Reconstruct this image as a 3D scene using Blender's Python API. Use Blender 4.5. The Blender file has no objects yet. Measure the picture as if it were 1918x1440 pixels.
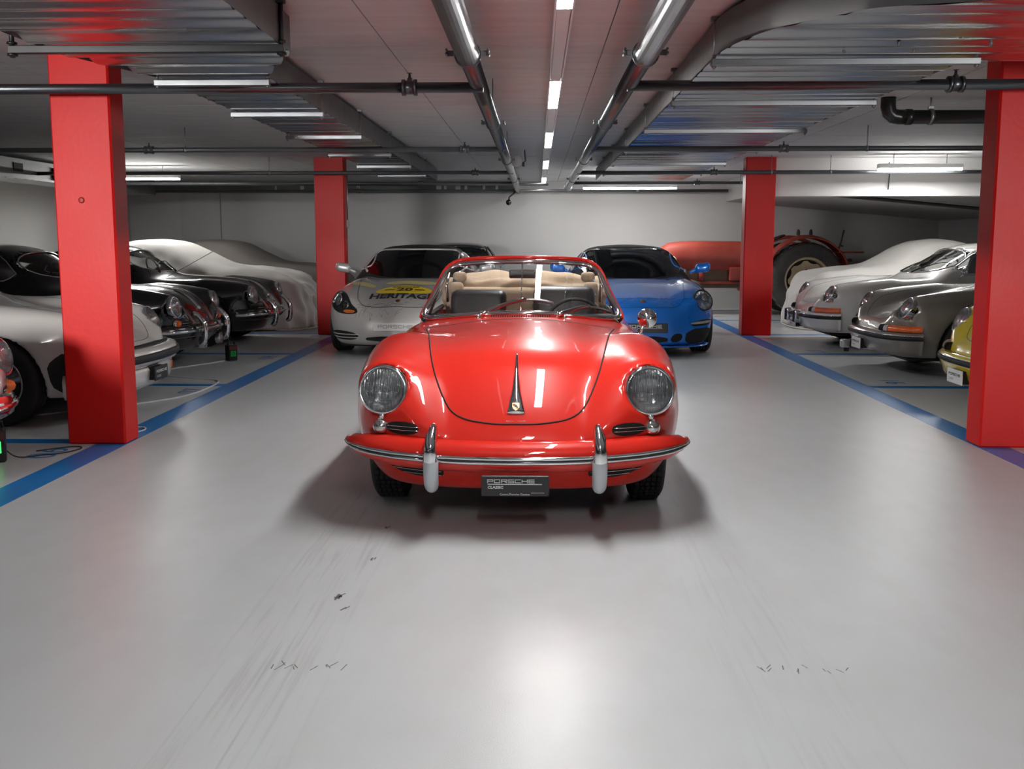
import bpy, math, random
import numpy as np
from mathutils import Vector, Matrix
from mathutils.geometry import delaunay_2d_cdt

random.seed(4)
rng = np.random.default_rng(4)
SC = bpy.context.scene
COL = SC.collection
PI = math.pi

# ------------------------------------------------------------------ camera, world, exposure
cam_d = bpy.data.cameras.new('camera')
cam = bpy.data.objects.new('camera', cam_d)
COL.objects.link(cam)
cam.location = (0, 0, 1.33)
cam.rotation_euler = (PI/2 - math.atan(.1219), 0, math.atan(46/1800))
cam_d.sensor_width = 36
cam_d.lens = 1800/1918*36
cam_d.shift_y = -49/1918
cam_d.clip_end = 100
SC.camera = cam
W = bpy.data.worlds.new('world'); SC.world = W; W.use_nodes = True
W.node_tree.nodes['Background'].inputs[0].default_value = (.5, .5, .52, 1)
W.node_tree.nodes['Background'].inputs[1].default_value = .02
SC.view_settings.view_transform = 'Standard'
SC.view_settings.look = 'None'
SC.view_settings.gamma = 1
SC.view_settings.use_curve_mapping = False
SC.view_settings.exposure = 2.0
SC.cycles.use_denoising = True
SC.cycles.max_bounces = 8
SC.cycles.diffuse_bounces = 5
SC.cycles.glossy_bounces = 5
SC.cycles.transparent_max_bounces = 12
SC.cycles.caustics_reflective = False
SC.cycles.caustics_refractive = False
SC.cycles.sample_clamp_indirect = 6
LAMP = {'near': 44, 'mid': 16, 'far': 7.5, 'side': 25, 'rear': 5, 'back': 30}     # strength of the tubes
def soft_box(name, loc, target, size, watts):       # two unseen soft boxes added behind the camera to light the near columns
    d = bpy.data.lights.new(name, 'AREA'); d.shape = 'RECTANGLE'; d.size, d.size_y = size; d.energy = watts; d.color = (1, .985, .97); d.spread = math.radians(38)
    o = bpy.data.objects.new(name, d); COL.objects.link(o); o.location = loc
    o.rotation_euler = (Vector(target)-Vector(loc)).to_track_quat('-Z', 'Y').to_euler()
soft_box('soft_box', (-5.2, -2.6, 1.95), (-3.1, 6.2, 1.25), (1.3, 1.3), 11)
soft_box('soft_box', (6.0, -2.6, 1.45), (3.3, 6.2, 1.35), (1.3, 1.3), 5)

# ------------------------------------------------------------------ materials
MATS = {}
def mat(name, col, rough=.5, metal=0, coat=0, spec=.5, nscale=0, namp=.0, ramp=.06, bump=0, bscale=60, stretch=None, cr=.03, alpha=None, sheen=0):
    """principled material; noise modulates colour (namp) and roughness (ramp)"""
    if name in MATS: return MATS[name]
    m = bpy.data.materials.new(name); m.use_nodes = True
    nt = m.node_tree; b = nt.nodes['Principled BSDF']
    b.inputs['Base Color'].default_value = (*col, 1)
    b.inputs['Roughness'].default_value = rough
    b.inputs['Metallic'].default_value = metal
    b.inputs['Coat Weight'].default_value = coat
    b.inputs['Coat Roughness'].default_value = cr
    b.inputs['Specular IOR Level'].default_value = spec
    if sheen: b.inputs['Sheen Weight'].default_value = sheen
    tc = nt.nodes.new('ShaderNodeTexCoord')
    mp = nt.nodes.new('ShaderNodeMapping'); nt.links.new(tc.outputs['Object'], mp.inputs[0])
    if stretch: mp.inputs['Scale'].default_value = stretch
    n = nt.nodes.new('ShaderNodeTexNoise'); n.inputs['Scale'].default_value = nscale or 5; n.inputs['Detail'].default_value = 5
    nt.links.new(mp.outputs[0], n.inputs[0])
    if namp:
        mx = nt.nodes.new('ShaderNodeMix'); mx.data_type = 'RGBA'
        mx.inputs[6].default_value = (*[c*(1-namp) for c in col], 1)
        mx.inputs[7].default_value = (*[min(1, c*(1+namp)) for c in col], 1)
        nt.links.new(n.outputs[0], mx.inputs[0]); nt.links.new(mx.outputs[2], b.inputs['Base Color'])
    mr = nt.nodes.new('ShaderNodeMapRange')
    mr.inputs[3].default_value = max(0.0, rough-ramp*rough*2); mr.inputs[4].default_value = min(1, rough+ramp*rough*2)
    nt.links.new(n.outputs[0], mr.inputs[0]); nt.links.new(mr.outputs[0], b.inputs['Roughness'])
    if bump:
        n2 = nt.nodes.new('ShaderNodeTexNoise'); n2.inputs['Scale'].default_value = bscale; n2.inputs['Detail'].default_value = 3
        nt.links.new(mp.outputs[0], n2.inputs[0])
        bp = nt.nodes.new('ShaderNodeBump'); bp.inputs['Strength'].default_value = bump; bp.inputs['Distance'].default_value = .01
        nt.links.new(n2.outputs[0], bp.inputs['Height']); nt.links.new(bp.outputs[0], b.inputs['Normal'])
    MATS[name] = m
    return m
def glow(name, col, strength):
    if name in MATS: return MATS[name]
    m = bpy.data.materials.new(name); m.use_nodes = True; nt = m.node_tree
    nt.nodes.remove(nt.nodes['Principled BSDF'])
    e = nt.nodes.new('ShaderNodeEmission'); e.inputs[0].default_value = (*col, 1); e.inputs[1].default_value = strength
    nt.links.new(e.outputs[0], nt.nodes['Material Output'].inputs[0])
    MATS[name] = m; return m
def glass(name, tint=(.95, .97, .97), base=.02, rough=.0, flute=0):
    if name in MATS: return MATS[name]
    m = bpy.data.materials.new(name); m.use_nodes = True; nt = m.node_tree
    nt.nodes.remove(nt.nodes['Principled BSDF'])
    t = nt.nodes.new('ShaderNodeBsdfTransparent'); t.inputs[0].default_value = (*tint, 1)
    g = nt.nodes.new('ShaderNodeBsdfGlossy'); g.inputs['Roughness'].default_value = rough
    fr = nt.nodes.new('ShaderNodeFresnel'); fr.inputs[0].default_value = 1.5
    mm = nt.nodes.new('ShaderNodeMath'); mm.operation = 'ADD'; mm.use_clamp = True; mm.inputs[1].default_value = base
    nt.links.new(fr.outputs[0], mm.inputs[0])
    mx = nt.nodes.new('ShaderNodeMixShader')
    back = t.outputs[0]
    if flute:
        rf = nt.nodes.new('ShaderNodeBsdfRefraction'); rf.inputs['Color'].default_value = (*tint, 1); rf.inputs['IOR'].default_value = 1.2; rf.inputs['Roughness'].default_value = .02
        m2 = nt.nodes.new('ShaderNodeMixShader'); m2.inputs[0].default_value = .55
        nt.links.new(t.outputs[0], m2.inputs[1]); nt.links.new(rf.outputs[0], m2.inputs[2]); back = m2.outputs[0]
    nt.links.new(mm.outputs[0], mx.inputs[0]); nt.links.new(back, mx.inputs[1]); nt.links.new(g.outputs[0], mx.inputs[2])
    nt.links.new(mx.outputs[0], nt.nodes['Material Output'].inputs[0])
    if flute:
        tc = nt.nodes.new('ShaderNodeTexCoord')
        w = nt.nodes.new('ShaderNodeTexWave'); w.wave_type = 'BANDS'; w.bands_direction = 'X'
        w.inputs['Scale'].default_value = flute; w.inputs['Distortion'].default_value = .6
        nt.links.new(tc.outputs['Object'], w.inputs[0])
        bp = nt.nodes.new('ShaderNodeBump'); bp.inputs['Strength'].default_value = .9; bp.inputs['Distance'].default_value = .004
        nt.links.new(w.outputs[0], bp.inputs['Height'])
        nt.links.new(bp.outputs[0], g.inputs['Normal']); nt.links.new(bp.outputs[0], rf.inputs['Normal']); nt.links.new(bp.outputs[0], fr.inputs['Normal'])
    MATS[name] = m; return m

RED = (.60, .022, .013)
M_red = mat('red_paint', RED, .3, 0, .8, spec=.12, nscale=2, namp=.03, cr=.008)
M_chrome = mat('chrome', (.82, .83, .84), .07, 1, nscale=9)
M_steel = mat('galvanised_steel', (.30, .31, .32), .4, 1, nscale=7, namp=.1, ramp=.15)
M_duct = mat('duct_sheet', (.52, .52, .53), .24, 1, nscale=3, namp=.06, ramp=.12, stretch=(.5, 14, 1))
M_duct_side = mat('duct_side_darkened', (.13, .13, .13), .5, .5, nscale=3, namp=.08, ramp=.12, stretch=(1, 3, 1))  # duct sheet with shade put into its colour, to dim the lamp-lit sides
M_pipe = mat('steel_pipe', (.14, .15, .16), .33, 1, nscale=6, namp=.08)
M_pipe_dark = mat('painted_pipe', (.085, .09, .095), .35, .3, nscale=9, namp=.1)
M_black = mat('black_rubber', (.012, .012, .012), .6, nscale=30, namp=.2)
M_tyre = mat('tyre_rubber', (.010, .010, .010), .72, nscale=40, namp=.25)
M_blackgloss = mat('black_lacquer', (.0035, .0035, .0037), .2, 0, 1, nscale=2)
M_dark = mat('dark_void', (.004, .004, .004), .8)
M_conc = mat('ceiling_concrete', (.60, .60, .60), .75, nscale=3.2, namp=.22, stretch=(.5, 3, 1), bump=.12, bscale=14)
M_wall = mat('wall_paint', (.46, .455, .445), .8, nscale=1.2, namp=.06, bump=.04, bscale=80)
M_beam = mat('white_beam_paint', (.62, .61, .60), .7, nscale=1.3, namp=.05)
M_col = mat('red_column_paint', (.58, .010, .008), .42, 0, 0, spec=.2, nscale=3, namp=.05, bump=.05, bscale=35, cr=.24)
M_blue = mat('blue_floor_paint', (.004, .17, .50), .3, nscale=5, namp=.22, stretch=(1, .4, 1))
M_white_lamp = mat('white_fixture', (.85, .85, .85), .35, nscale=4)
M_glass = glass('clear_glass')
M_lens = glass('fluted_lens', (.93, .95, .96), .06, .04, flute=24)
M_lens_far = glass('headlamp_glass', (.9, .92, .93), .08, .06, flute=24)
M_refl = mat('reflector', (.80, .81, .82), .14, 1, nscale=40, namp=.1, bump=.3, bscale=35)
M_flute = mat('lens_flute_glass', (.80, .82, .83), .22, .7, nscale=60, namp=.2)
M_seam = mat('panel_gap', (.02, .004, .004), .7)
M_seam_b = mat('panel_gap_dark', (.01, .01, .01), .7)

# ------------------------------------------------------------------ object helpers
def link(name, me, m, parent=None, loc=None):
    o = bpy.data.objects.new(name, me)
    COL.objects.link(o)
    if m is not None:
        if not me.materials: me.materials.append(m)
        if me.materials[0] is not m:
            o.material_slots[0].link = 'OBJECT'; o.material_slots[0].material = m
    if parent is not None: o.parent = parent
    if loc is not None: o.location = loc
    return o
def mesh(V, F, smooth=True):
    me = bpy.data.meshes.new('mesh')
    V = np.asarray(V, float).reshape(-1, 3)
    me.from_pydata(V.tolist(), [], [list(map(int, f)) for f in F])
    if smooth: me.polygons.foreach_set('use_smooth', [True]*len(me.polygons))
    me.update()
    return me
def thing(name, label, cat, loc=(0, 0, 0), rz=0, group=None):
    o = bpy.data.objects.new(name, None); COL.objects.link(o)
    o.location = loc; o.rotation_euler = (0, 0, rz); o.empty_display_size = .1
    o['label'] = label; o['category'] = cat
    if group: o['group'] = group
    return o
def tag(o, label, cat, group=None):
    o['label'] = label; o['category'] = cat
    if group: o['group'] = group
    return o
def struct(o): o['kind'] = 'structure'; return o

class MB:
    """collects pieces of ONE part"""
    def __init__(s): s.V = []; s.F = []; s.n = 0; s.flat = []
    def add(s, V, F, smooth=True):
        V = np.asarray(V, float).reshape(-1, 3)
        for f in F: s.F.append([int(i)+s.n for i in f]); s.flat.append(smooth)
        s.V.append(V); s.n += len(V); return s
    def box(s, lo, hi, bev=0):
        x0, y0, z0 = lo; x1, y1, z1 = hi
        if bev <= 0:
            V = [(x, y, z) for x in (x0, x1) for y in (y0, y1) for z in (z0, z1)]
            F = [(0, 1, 3, 2), (4, 6, 7, 5), (0, 4, 5, 1), (2, 3, 7, 6), (0, 2, 6, 4), (1, 5, 7, 3)]
            return s.add(V, F, False)
        b = bev; V = []; F = []
        # chamfered box: 24 vertices
        idx = {}
        for ix, x in enumerate((x0, x1)):
            for iy, y in enumerate((y0, y1)):
                for iz, z in enumerate((z0, z1)):
                    sx, sy, sz = (1-2*ix)*b, (1-2*iy)*b, (1-2*iz)*b
                    for a, p in enumerate(((x, y+sy, z+sz), (x+sx, y, z+sz), (x+sx, y+sy, z))):
                        idx[ix, iy, iz, a] = len(V); V.append(p)
        g = lambda *k: idx[k]
        F += [(g(0,0,0,0), g(0,0,1,0), g(0,1,1,0), g(0,1,0,0)), (g(1,0,0,0), g(1,1,0,0), g(1,1,1,0), g(1,0,1,0)),
              (g(0,0,0,1), g(1,0,0,1), g(1,0,1,1), g(0,0,1,1)), (g(0,1,0,1), g(0,1,1,1), g(1,1,1,1), g(1,1,0,1)),
              (g(0,0,0,2), g(0,1,0,2), g(1,1,0,2), g(1,0,0,2)), (g(0,0,1,2), g(1,0,1,2), g(1,1,1,2), g(0,1,1,2))]
        for iz in (0, 1):
            for ix in (0, 1): F.append((g(ix,0,iz,0), g(ix,1,iz,0), g(ix,1,iz,2), g(ix,0,iz,2)))
            for iy in (0, 1): F.append((g(0,iy,iz,1), g(1,iy,iz,1), g(1,iy,iz,2), g(0,iy,iz,2)))
        for ix in (0, 1):
            for iy in (0, 1): F.append((g(ix,iy,0,0), g(ix,iy,1,0), g(ix,iy,1,1), g(ix,iy,0,1)))
        for ix in (0, 1):
            for iy in (0, 1):
                for iz in (0, 1): F.append((g(ix,iy,iz,0), g(ix,iy,iz,1), g(ix,iy,iz,2)))
        return s.add(V, F, False)
    def lathe(s, prof, o=(0, 0, 0), d=(0, 0, 1), n=32, smooth=True):
        """prof: list of (radius, along d)"""
        d = np.array(d, float); d /= np.linalg.norm(d); o = np.array(o, float)
        a = np.array((0, 0, 1.)) if abs(d[2]) < .9 else np.array((1., 0, 0))
        u = np.cross(a, d); u /= np.linalg.norm(u); v = np.cross(d, u)
        t = np.linspace(0, 2*PI, n, endpoint=False)
        ring = np.cos(t)[:, None]*u + np.sin(t)[:, None]*v
        V = np.concatenate([o + d*h + ring*max(r, 1e-5) for r, h in prof])
        F = []
        for i in range(len(prof)-1):
            for j in range(n):
                k = (j+1) % n
                F.append((i*n+j, i*n+k, (i+1)*n+k, (i+1)*n+j))
        return s.add(V, F, smooth)
    def tube(s, pts, r, n=10, closed=False, cap=True, sx=1.0, up=None, smooth=True):
        """round (or flattened by sx along the side vector) tube through pts; r scalar or list"""
        P = np.asarray(pts, float); N = len(P)
        R = np.full(N, r, float) if np.isscalar(r) else np.asarray(r, float)
        T = np.gradient(P, axis=0) if not closed else (np.roll(P, -1, 0)-np.roll(P, 1, 0))
        T /= np.linalg.norm(T, axis=1)[:, None] + 1e-12
        V = []
        ref = np.array(up, float) if up is not None else (np.array((0, 0, 1.)) if abs(T[0][2]) < .9 else np.array((1., 0, 0)))
        t = np.linspace(0, 2*PI, n, endpoint=False)
        for i in range(N):
            u = np.cross(ref, T[i]); l = np.linalg.norm(u)
            u = u/l if l > 1e-6 else np.array((1., 0, 0))
            v = np.cross(T[i], u)
            if up is None: ref = v
            V.append(P[i] + R[i]*(np.cos(t)[:, None]*u*sx + np.sin(t)[:, None]*v))
        F = []
        for i in range(N if closed else N-1):
            a, b = i*n, ((i+1) % N)*n
            for j in range(n):
                k = (j+1) % n
                F.append((a+j, a+k, b+k, b+j))
        if cap and not closed:
            F.append(list(range(n))[::-1]); F.append([(N-1)*n+j for j in range(n)])
        return s.add(np.concatenate(V), F, smooth)
    def cyl(s, a, b, r, n=16): return s.tube([a, b], r, n)
    def sweep(s, P, side, upv, prof, scale=None, closed_prof=True, cap=True):
        """prof [(side offset, up offset)] carried along P with per-point side/up vectors"""
        P = np.asarray(P, float); side = np.asarray(side, float); upv = np.asarray(upv, float)
        if upv.ndim == 1: upv = np.tile(upv, (len(P), 1))
        pr = np.asarray(prof, float); n = len(pr); N = len(P)
        sc = np.ones(N) if scale is None else np.asarray(scale, float)
        V = np.concatenate([P[i] + sc[i]*(pr[:, :1]*side[i] + pr[:, 1:2]*upv[i]) for i in range(N)])
        F = []
        for i in range(N-1):
            for j in range(n if closed_prof else n-1):
                k = (j+1) % n
                F.append((i*n+j, i*n+k, (i+1)*n+k, (i+1)*n+j))
        if cap and closed_prof:
            F.append(list(range(n))); F.append([(N-1)*n+j for j in range(n)][::-1])
        return s.add(V, F)
    def mirror_x(s):
        V = np.concatenate(s.V); k = s.n
        W2 = V.copy(); W2[:, 0] *= -1
        F = [[i for i in reversed(f)] for f in s.F]; fl = list(s.flat)
        for f, q in zip(F, fl): s.F.append([i+k for i in f]); s.flat.append(q)
        s.V = [V, W2]; s.n = 2*k; return s
    def mesh(s):
        me = bpy.data.meshes.new('mesh')
        me.from_pydata(np.concatenate(s.V).tolist(), [], s.F)
        me.polygons.foreach_set('use_smooth', s.flat); me.update(); return me
    def build(s, name, m, parent=None, loc=None): return link(name, s.mesh(), m, parent, loc)

def chaikin(P, it=2, closed=True):
    P = np.asarray(P, float)
    for _ in range(it):
        Q = np.roll(P, -1, 0)
        if closed:
            P = np.stack([.75*P+.25*Q, .25*P+.75*Q], 1).reshape(-1, P.shape[1])
        else:
            q = np.stack([.75*P[:-1]+.25*P[1:], .25*P[:-1]+.75*P[1:]], 1).reshape(-1, P.shape[1])
            P = np.concatenate([P[:1], q, P[-1:]])
    return P
def resample(P, step, closed=True):
    P = np.asarray(P, float)
    Q = np.concatenate([P, P[:1]]) if closed else P
    L = np.concatenate([[0], np.cumsum(np.linalg.norm(np.diff(Q, axis=0), axis=1))])
    n = max(4, int(round(L[-1]/step)))
    t = np.linspace(0, L[-1], n+1)[:-1] if closed else np.linspace(0, L[-1], n+1)
    return np.stack([np.interp(t, L, Q[:, i]) for i in range(P.shape[1])], 1)
def spl(pts):
    """smooth non-uniform cubic through (x, y) points, constant slope outside"""
    p = np.asarray(pts, float); X, Y = p[:, 0], p[:, 1]
    h = np.diff(X); s = np.diff(Y)/h
    m = np.empty(len(X)); m[0], m[-1] = s[0], s[-1]
    m[1:-1] = (s[:-1]*h[1:] + s[1:]*h[:-1])/(h[1:]+h[:-1])
    def f(x):
        x = np.asarray(x, float)
        i = np.clip(np.searchsorted(X, x)-1, 0, len(h)-1)
        t = (x-X[i])/h[i]; tc = np.clip(t, 0, 1)
        a = Y[i]; b = Y[i+1]
        r = (2*tc**3-3*tc**2+1)*a + (tc**3-2*tc**2+tc)*h[i]*m[i] + (-2*tc**3+3*tc**2)*b + (tc**3-tc**2)*h[i]*m[i+1]
        return r + np.where(t < 0, t*h[i]*m[0], 0) + np.where(t > 1, (t-1)*h[i]*m[-1], 0)
    return f
def smax(a, b, k): return .5*(a+b+np.sqrt((a-b)**2+k*k))
def smin(a, b, k): return .5*(a+b-np.sqrt((a-b)**2+k*k))
def smooth01(x, a, b):
    t = np.clip((x-a)/(b-a), 0, 1); return t*t*(3-2*t)
def caps(x, y, z, a, b, ra, rb):
    a = np.array(a, float); b = np.array(b, float); d = b-a
    t = np.clip(((x-a[0])*d[0]+(y-a[1])*d[1]+(z-a[2])*d[2])/(d@d), 0, 1)
    return np.sqrt((x-a[0]-t*d[0])**2+(y-a[1]-t*d[1])**2+(z-a[2]-t*d[2])**2) - (ra+(rb-ra)*t)
def poly_sdf(u, v, P):
    """signed distance (negative inside) to polygon P"""
    P = np.asarray(P, float); u, v = np.broadcast_arrays(u, v)
    d = np.full(u.shape, 1e9); ins = np.zeros(u.shape, bool)
    for i in range(len(P)):
        a, b = P[i], P[(i+1) % len(P)]; e = b-a
        wx, wy = u-a[0], v-a[1]
        t = np.clip((wx*e[0]+wy*e[1])/(e@e+1e-12), 0, 1)
        d = np.minimum(d, (wx-e[0]*t)**2+(wy-e[1]*t)**2)
        c = (a[1] > v) != (b[1] > v)
        if abs(e[1]) > 1e-12: ins ^= c & (u < e[0]*(v-a[1])/e[1]+a[0])
    return np.where(ins, -1, 1)*np.sqrt(d)

def isosurface(f, lo, hi, h, newton=4):
    """surface nets over f = 0, vertices pulled onto the exact surface"""
    ax = [np.arange(lo[i], hi[i]+h, h) for i in range(3)]
    X, Y, Z = ax[0][:, None, None], ax[1][None, :, None], ax[2][None, None, :]
    D = np.broadcast_to(f(X, Y, Z), (len(ax[0]), len(ax[1]), len(ax[2])))
    S = D < 0
    c = np.zeros(tuple(n-1 for n in S.shape), int)
    for i in (0, 1):
        for j in (0, 1):
            for k in (0, 1):
                c += S[i:S.shape[0]-1+i, j:S.shape[1]-1+j, k:S.shape[2]-1+k]
    act = (c > 0) & (c < 8)
    I = np.argwhere(act); vid = np.full(act.shape, -1, int); vid[act] = np.arange(len(I))
    acc = np.zeros((len(I), 3)); cnt = np.zeros(len(I))
    corners = [(i, j, k) for i in (0, 1) for j in (0, 1) for k in (0, 1)]
    for a in corners:
        for q in range(3):
            if a[q] == 0:
                b = list(a); b[q] = 1
                da = D[I[:, 0]+a[0], I[:, 1]+a[1], I[:, 2]+a[2]]; db = D[I[:, 0]+b[0], I[:, 1]+b[1], I[:, 2]+b[2]]
                mk = (da < 0) != (db < 0)
                t = np.where(mk, da/np.where(da-db == 0, 1, da-db), 0)
                p = np.tile(np.array(a, float), (len(I), 1)); p[:, q] += t
                acc[mk] += p[mk]; cnt[mk] += 1
    V = (I + acc/cnt[:, None])*h + np.array([ax[0][0], ax[1][0], ax[2][0]])
    F = []
    for q in range(3):
        o1, o2 = [(1, 2), (2, 0), (0, 1)][q]
        sl0 = [slice(None)]*3; sl1 = [slice(None)]*3
        sl0[q] = slice(0, -1); sl1[q] = slice(1, None)
        A, B = S[tuple(sl0)], S[tuple(sl1)]
        e = np.argwhere(A != B)
        e = e[(e[:, o1] > 0) & (e[:, o2] > 0) & (e[:, o1] < S.shape[o1]-1) & (e[:, o2] < S.shape[o2]-1)]
        s = A[e[:, 0], e[:, 1], e[:, 2]]
        def cell(d1, d2):
            k = e.copy(); k[:, o1] -= d1; k[:, o2] -= d2
            return vid[k[:, 0], k[:, 1], k[:, 2]]
        Q = np.stack([cell(1, 1), cell(0, 1), cell(0, 0), cell(1, 0)], 1)
        Q[~s] = Q[~s][:, ::-1]
        F.append(Q)
    F = np.concatenate(F)
    V0 = V.copy()
    for _ in range(newton):
        x, y, z = V[:, 0], V[:, 1], V[:, 2]; e = h*.1
        v = f(x, y, z)
        g = np.stack([f(x+e, y, z)-f(x-e, y, z), f(x, y+e, z)-f(x, y-e, z), f(x, y, z+e)-f(x, y, z-e)], 1)/(2*e)
        st = -v[:, None]*g/(np.sum(g*g, 1)[:, None]+1e-4)
        l = np.linalg.norm(st, axis=1)[:, None]
        V = V + st*np.minimum(1, .4*h/(l+1e-9))
    d = V-V0; l = np.linalg.norm(d, axis=1)[:, None]
    V = V0 + d*np.minimum(1, .9*h/(l+1e-9))
    me = bpy.data.meshes.new('mesh')
    me.vertices.add(len(V)); me.vertices.foreach_set('co', V.ravel())
    me.loops.add(F.size); me.loops.foreach_set('vertex_index', F.ravel())
    me.polygons.add(len(F)); me.polygons.foreach_set('loop_start', np.arange(0, F.size, 4)); me.polygons.foreach_set('loop_total', np.full(len(F), 4))
    me.polygons.foreach_set('use_smooth', np.ones(len(F), bool))
    me.update(); me.validate()
    return me

AXES = {'y': (lambda a, b, t: (a, t, b)), 'x': (lambda a, b, t: (t, a, b)), 'z': (lambda a, b, t: (a, b, t))}
def cast(f, a, b, axis, t0, t1, n=160):
    """first crossing of f from t0 to t1 along an axis, per (a, b)"""
    a = np.asarray(a, float); b = np.asarray(b, float)
    T = np.linspace(t0, t1, n); g = AXES[axis]
    D = f(*[np.broadcast_to(q, (len(a), n)) for q in g(a[:, None], b[:, None], T[None, :])])
    ins = D < 0; k = np.where(ins.any(1), ins.argmax(1), -1)
    miss = k < 0
    k = np.where(miss, np.argmin(D, 1), k)
    hi = T[k]; lo = T[np.maximum(k-1, 0)]
    for _ in range(14):
        m = .5*(lo+hi); v = f(*g(a, b, m))
        hi = np.where(v < 0, m, hi); lo = np.where(v < 0, lo, m)
    P = np.stack([np.broadcast_to(q, a.shape) for q in g(a, b, .5*(lo+hi))], 1)
    return P
def grad(f, P, e=.002):
    x, y, z = P.T
    g = np.stack([f(x+e, y, z)-f(x-e, y, z), f(x, y+e, z)-f(x, y-e, z), f(x, y, z+e)-f(x, y, z-e)], 1)
    return g/(np.linalg.norm(g, axis=1)[:, None]+1e-9)
def tri_poly(P, step):
    P = np.asarray(P, float); lo, hi = P.min(0), P.max(0)
    gx = np.arange(lo[0]+step*.5, hi[0], step); gy = np.arange(lo[1]+step*.5, hi[1], step)
    G = np.stack(np.meshgrid(gx, gy), -1).reshape(-1, 2)
    if len(G): G = G[poly_sdf(G[:, 0], G[:, 1], P) < -step*.35]
    pts = [Vector(p) for p in P] + [Vector(p) for p in G]
    n = len(P)
    r = delaunay_2d_cdt(pts, [(i, (i+1) % n) for i in range(n)], [], 1, 1e-6)
    return np.array([tuple(v) for v in r[0]]), r[2], n
def patch(f, P, axis, t0, t1, step=.03, off=.003, skirt=0):
    """mesh of polygon P thrown onto surface f = 0 along an axis, lifted by off"""
    P = resample(P, step)
    V2, F, n = tri_poly(P, step)
    V = cast(f, V2[:, 0], V2[:, 1], axis, t0, t1)
    N = grad(f, V); V = V + N*off
    F = [tuple(t) for t in F]
    if len(F):
        nn = sum(np.cross(V[t[1]]-V[t[0]], V[t[2]]-V[t[0]])@N[t[0]] for t in F[:40])
        if nn < 0: F = [t[::-1] for t in F]
    b = MB(); b.add(V, F)
    if skirt:
        R = cast(f, P[:, 0], P[:, 1], axis, t0, t1); NR = grad(f, R)
        A = R+NR*off; B = R-NR*skirt; k = len(P)
        b.add(np.concatenate([A, B]), [(i, (i+1) % k, k+(i+1) % k, k+i) for i in range(k)], False)
    return b
def on(f, P, axis, t0, t1, off=0, step=None, closed=True):
    """polyline thrown onto the surface"""
    if step: P = resample(P, step, closed)
    P = np.asarray(P, float)
    V = cast(f, P[:, 0], P[:, 1], axis, t0, t1)
    return V + grad(f, V)*off
def text_mesh(s, size, align='CENTER', extrude=.0, bold=0):
    c = bpy.data.curves.new('text', 'FONT'); c.body = s; c.size = size; c.align_x = align; c.align_y = 'CENTER'; c.extrude = extrude
    c.resolution_u = 3; c.offset = bold
    o = bpy.data.objects.new('text', c); COL.objects.link(o)
    dg = bpy.context.evaluated_depsgraph_get()
    me = bpy.data.meshes.new_from_object(o.evaluated_get(dg))
    V = np.array([tuple(v.co) for v in me.vertices]).reshape(-1, 3); F = [tuple(p.vertices) for p in me.polygons]
    bpy.data.objects.remove(o); bpy.data.curves.remove(c); bpy.data.meshes.remove(me)
    return V, F

# ================================================================== THE GARAGE
XL, XR, YB, YF, ZC = -8.1, 7.85, 19.15, -4.6, 2.49

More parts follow.
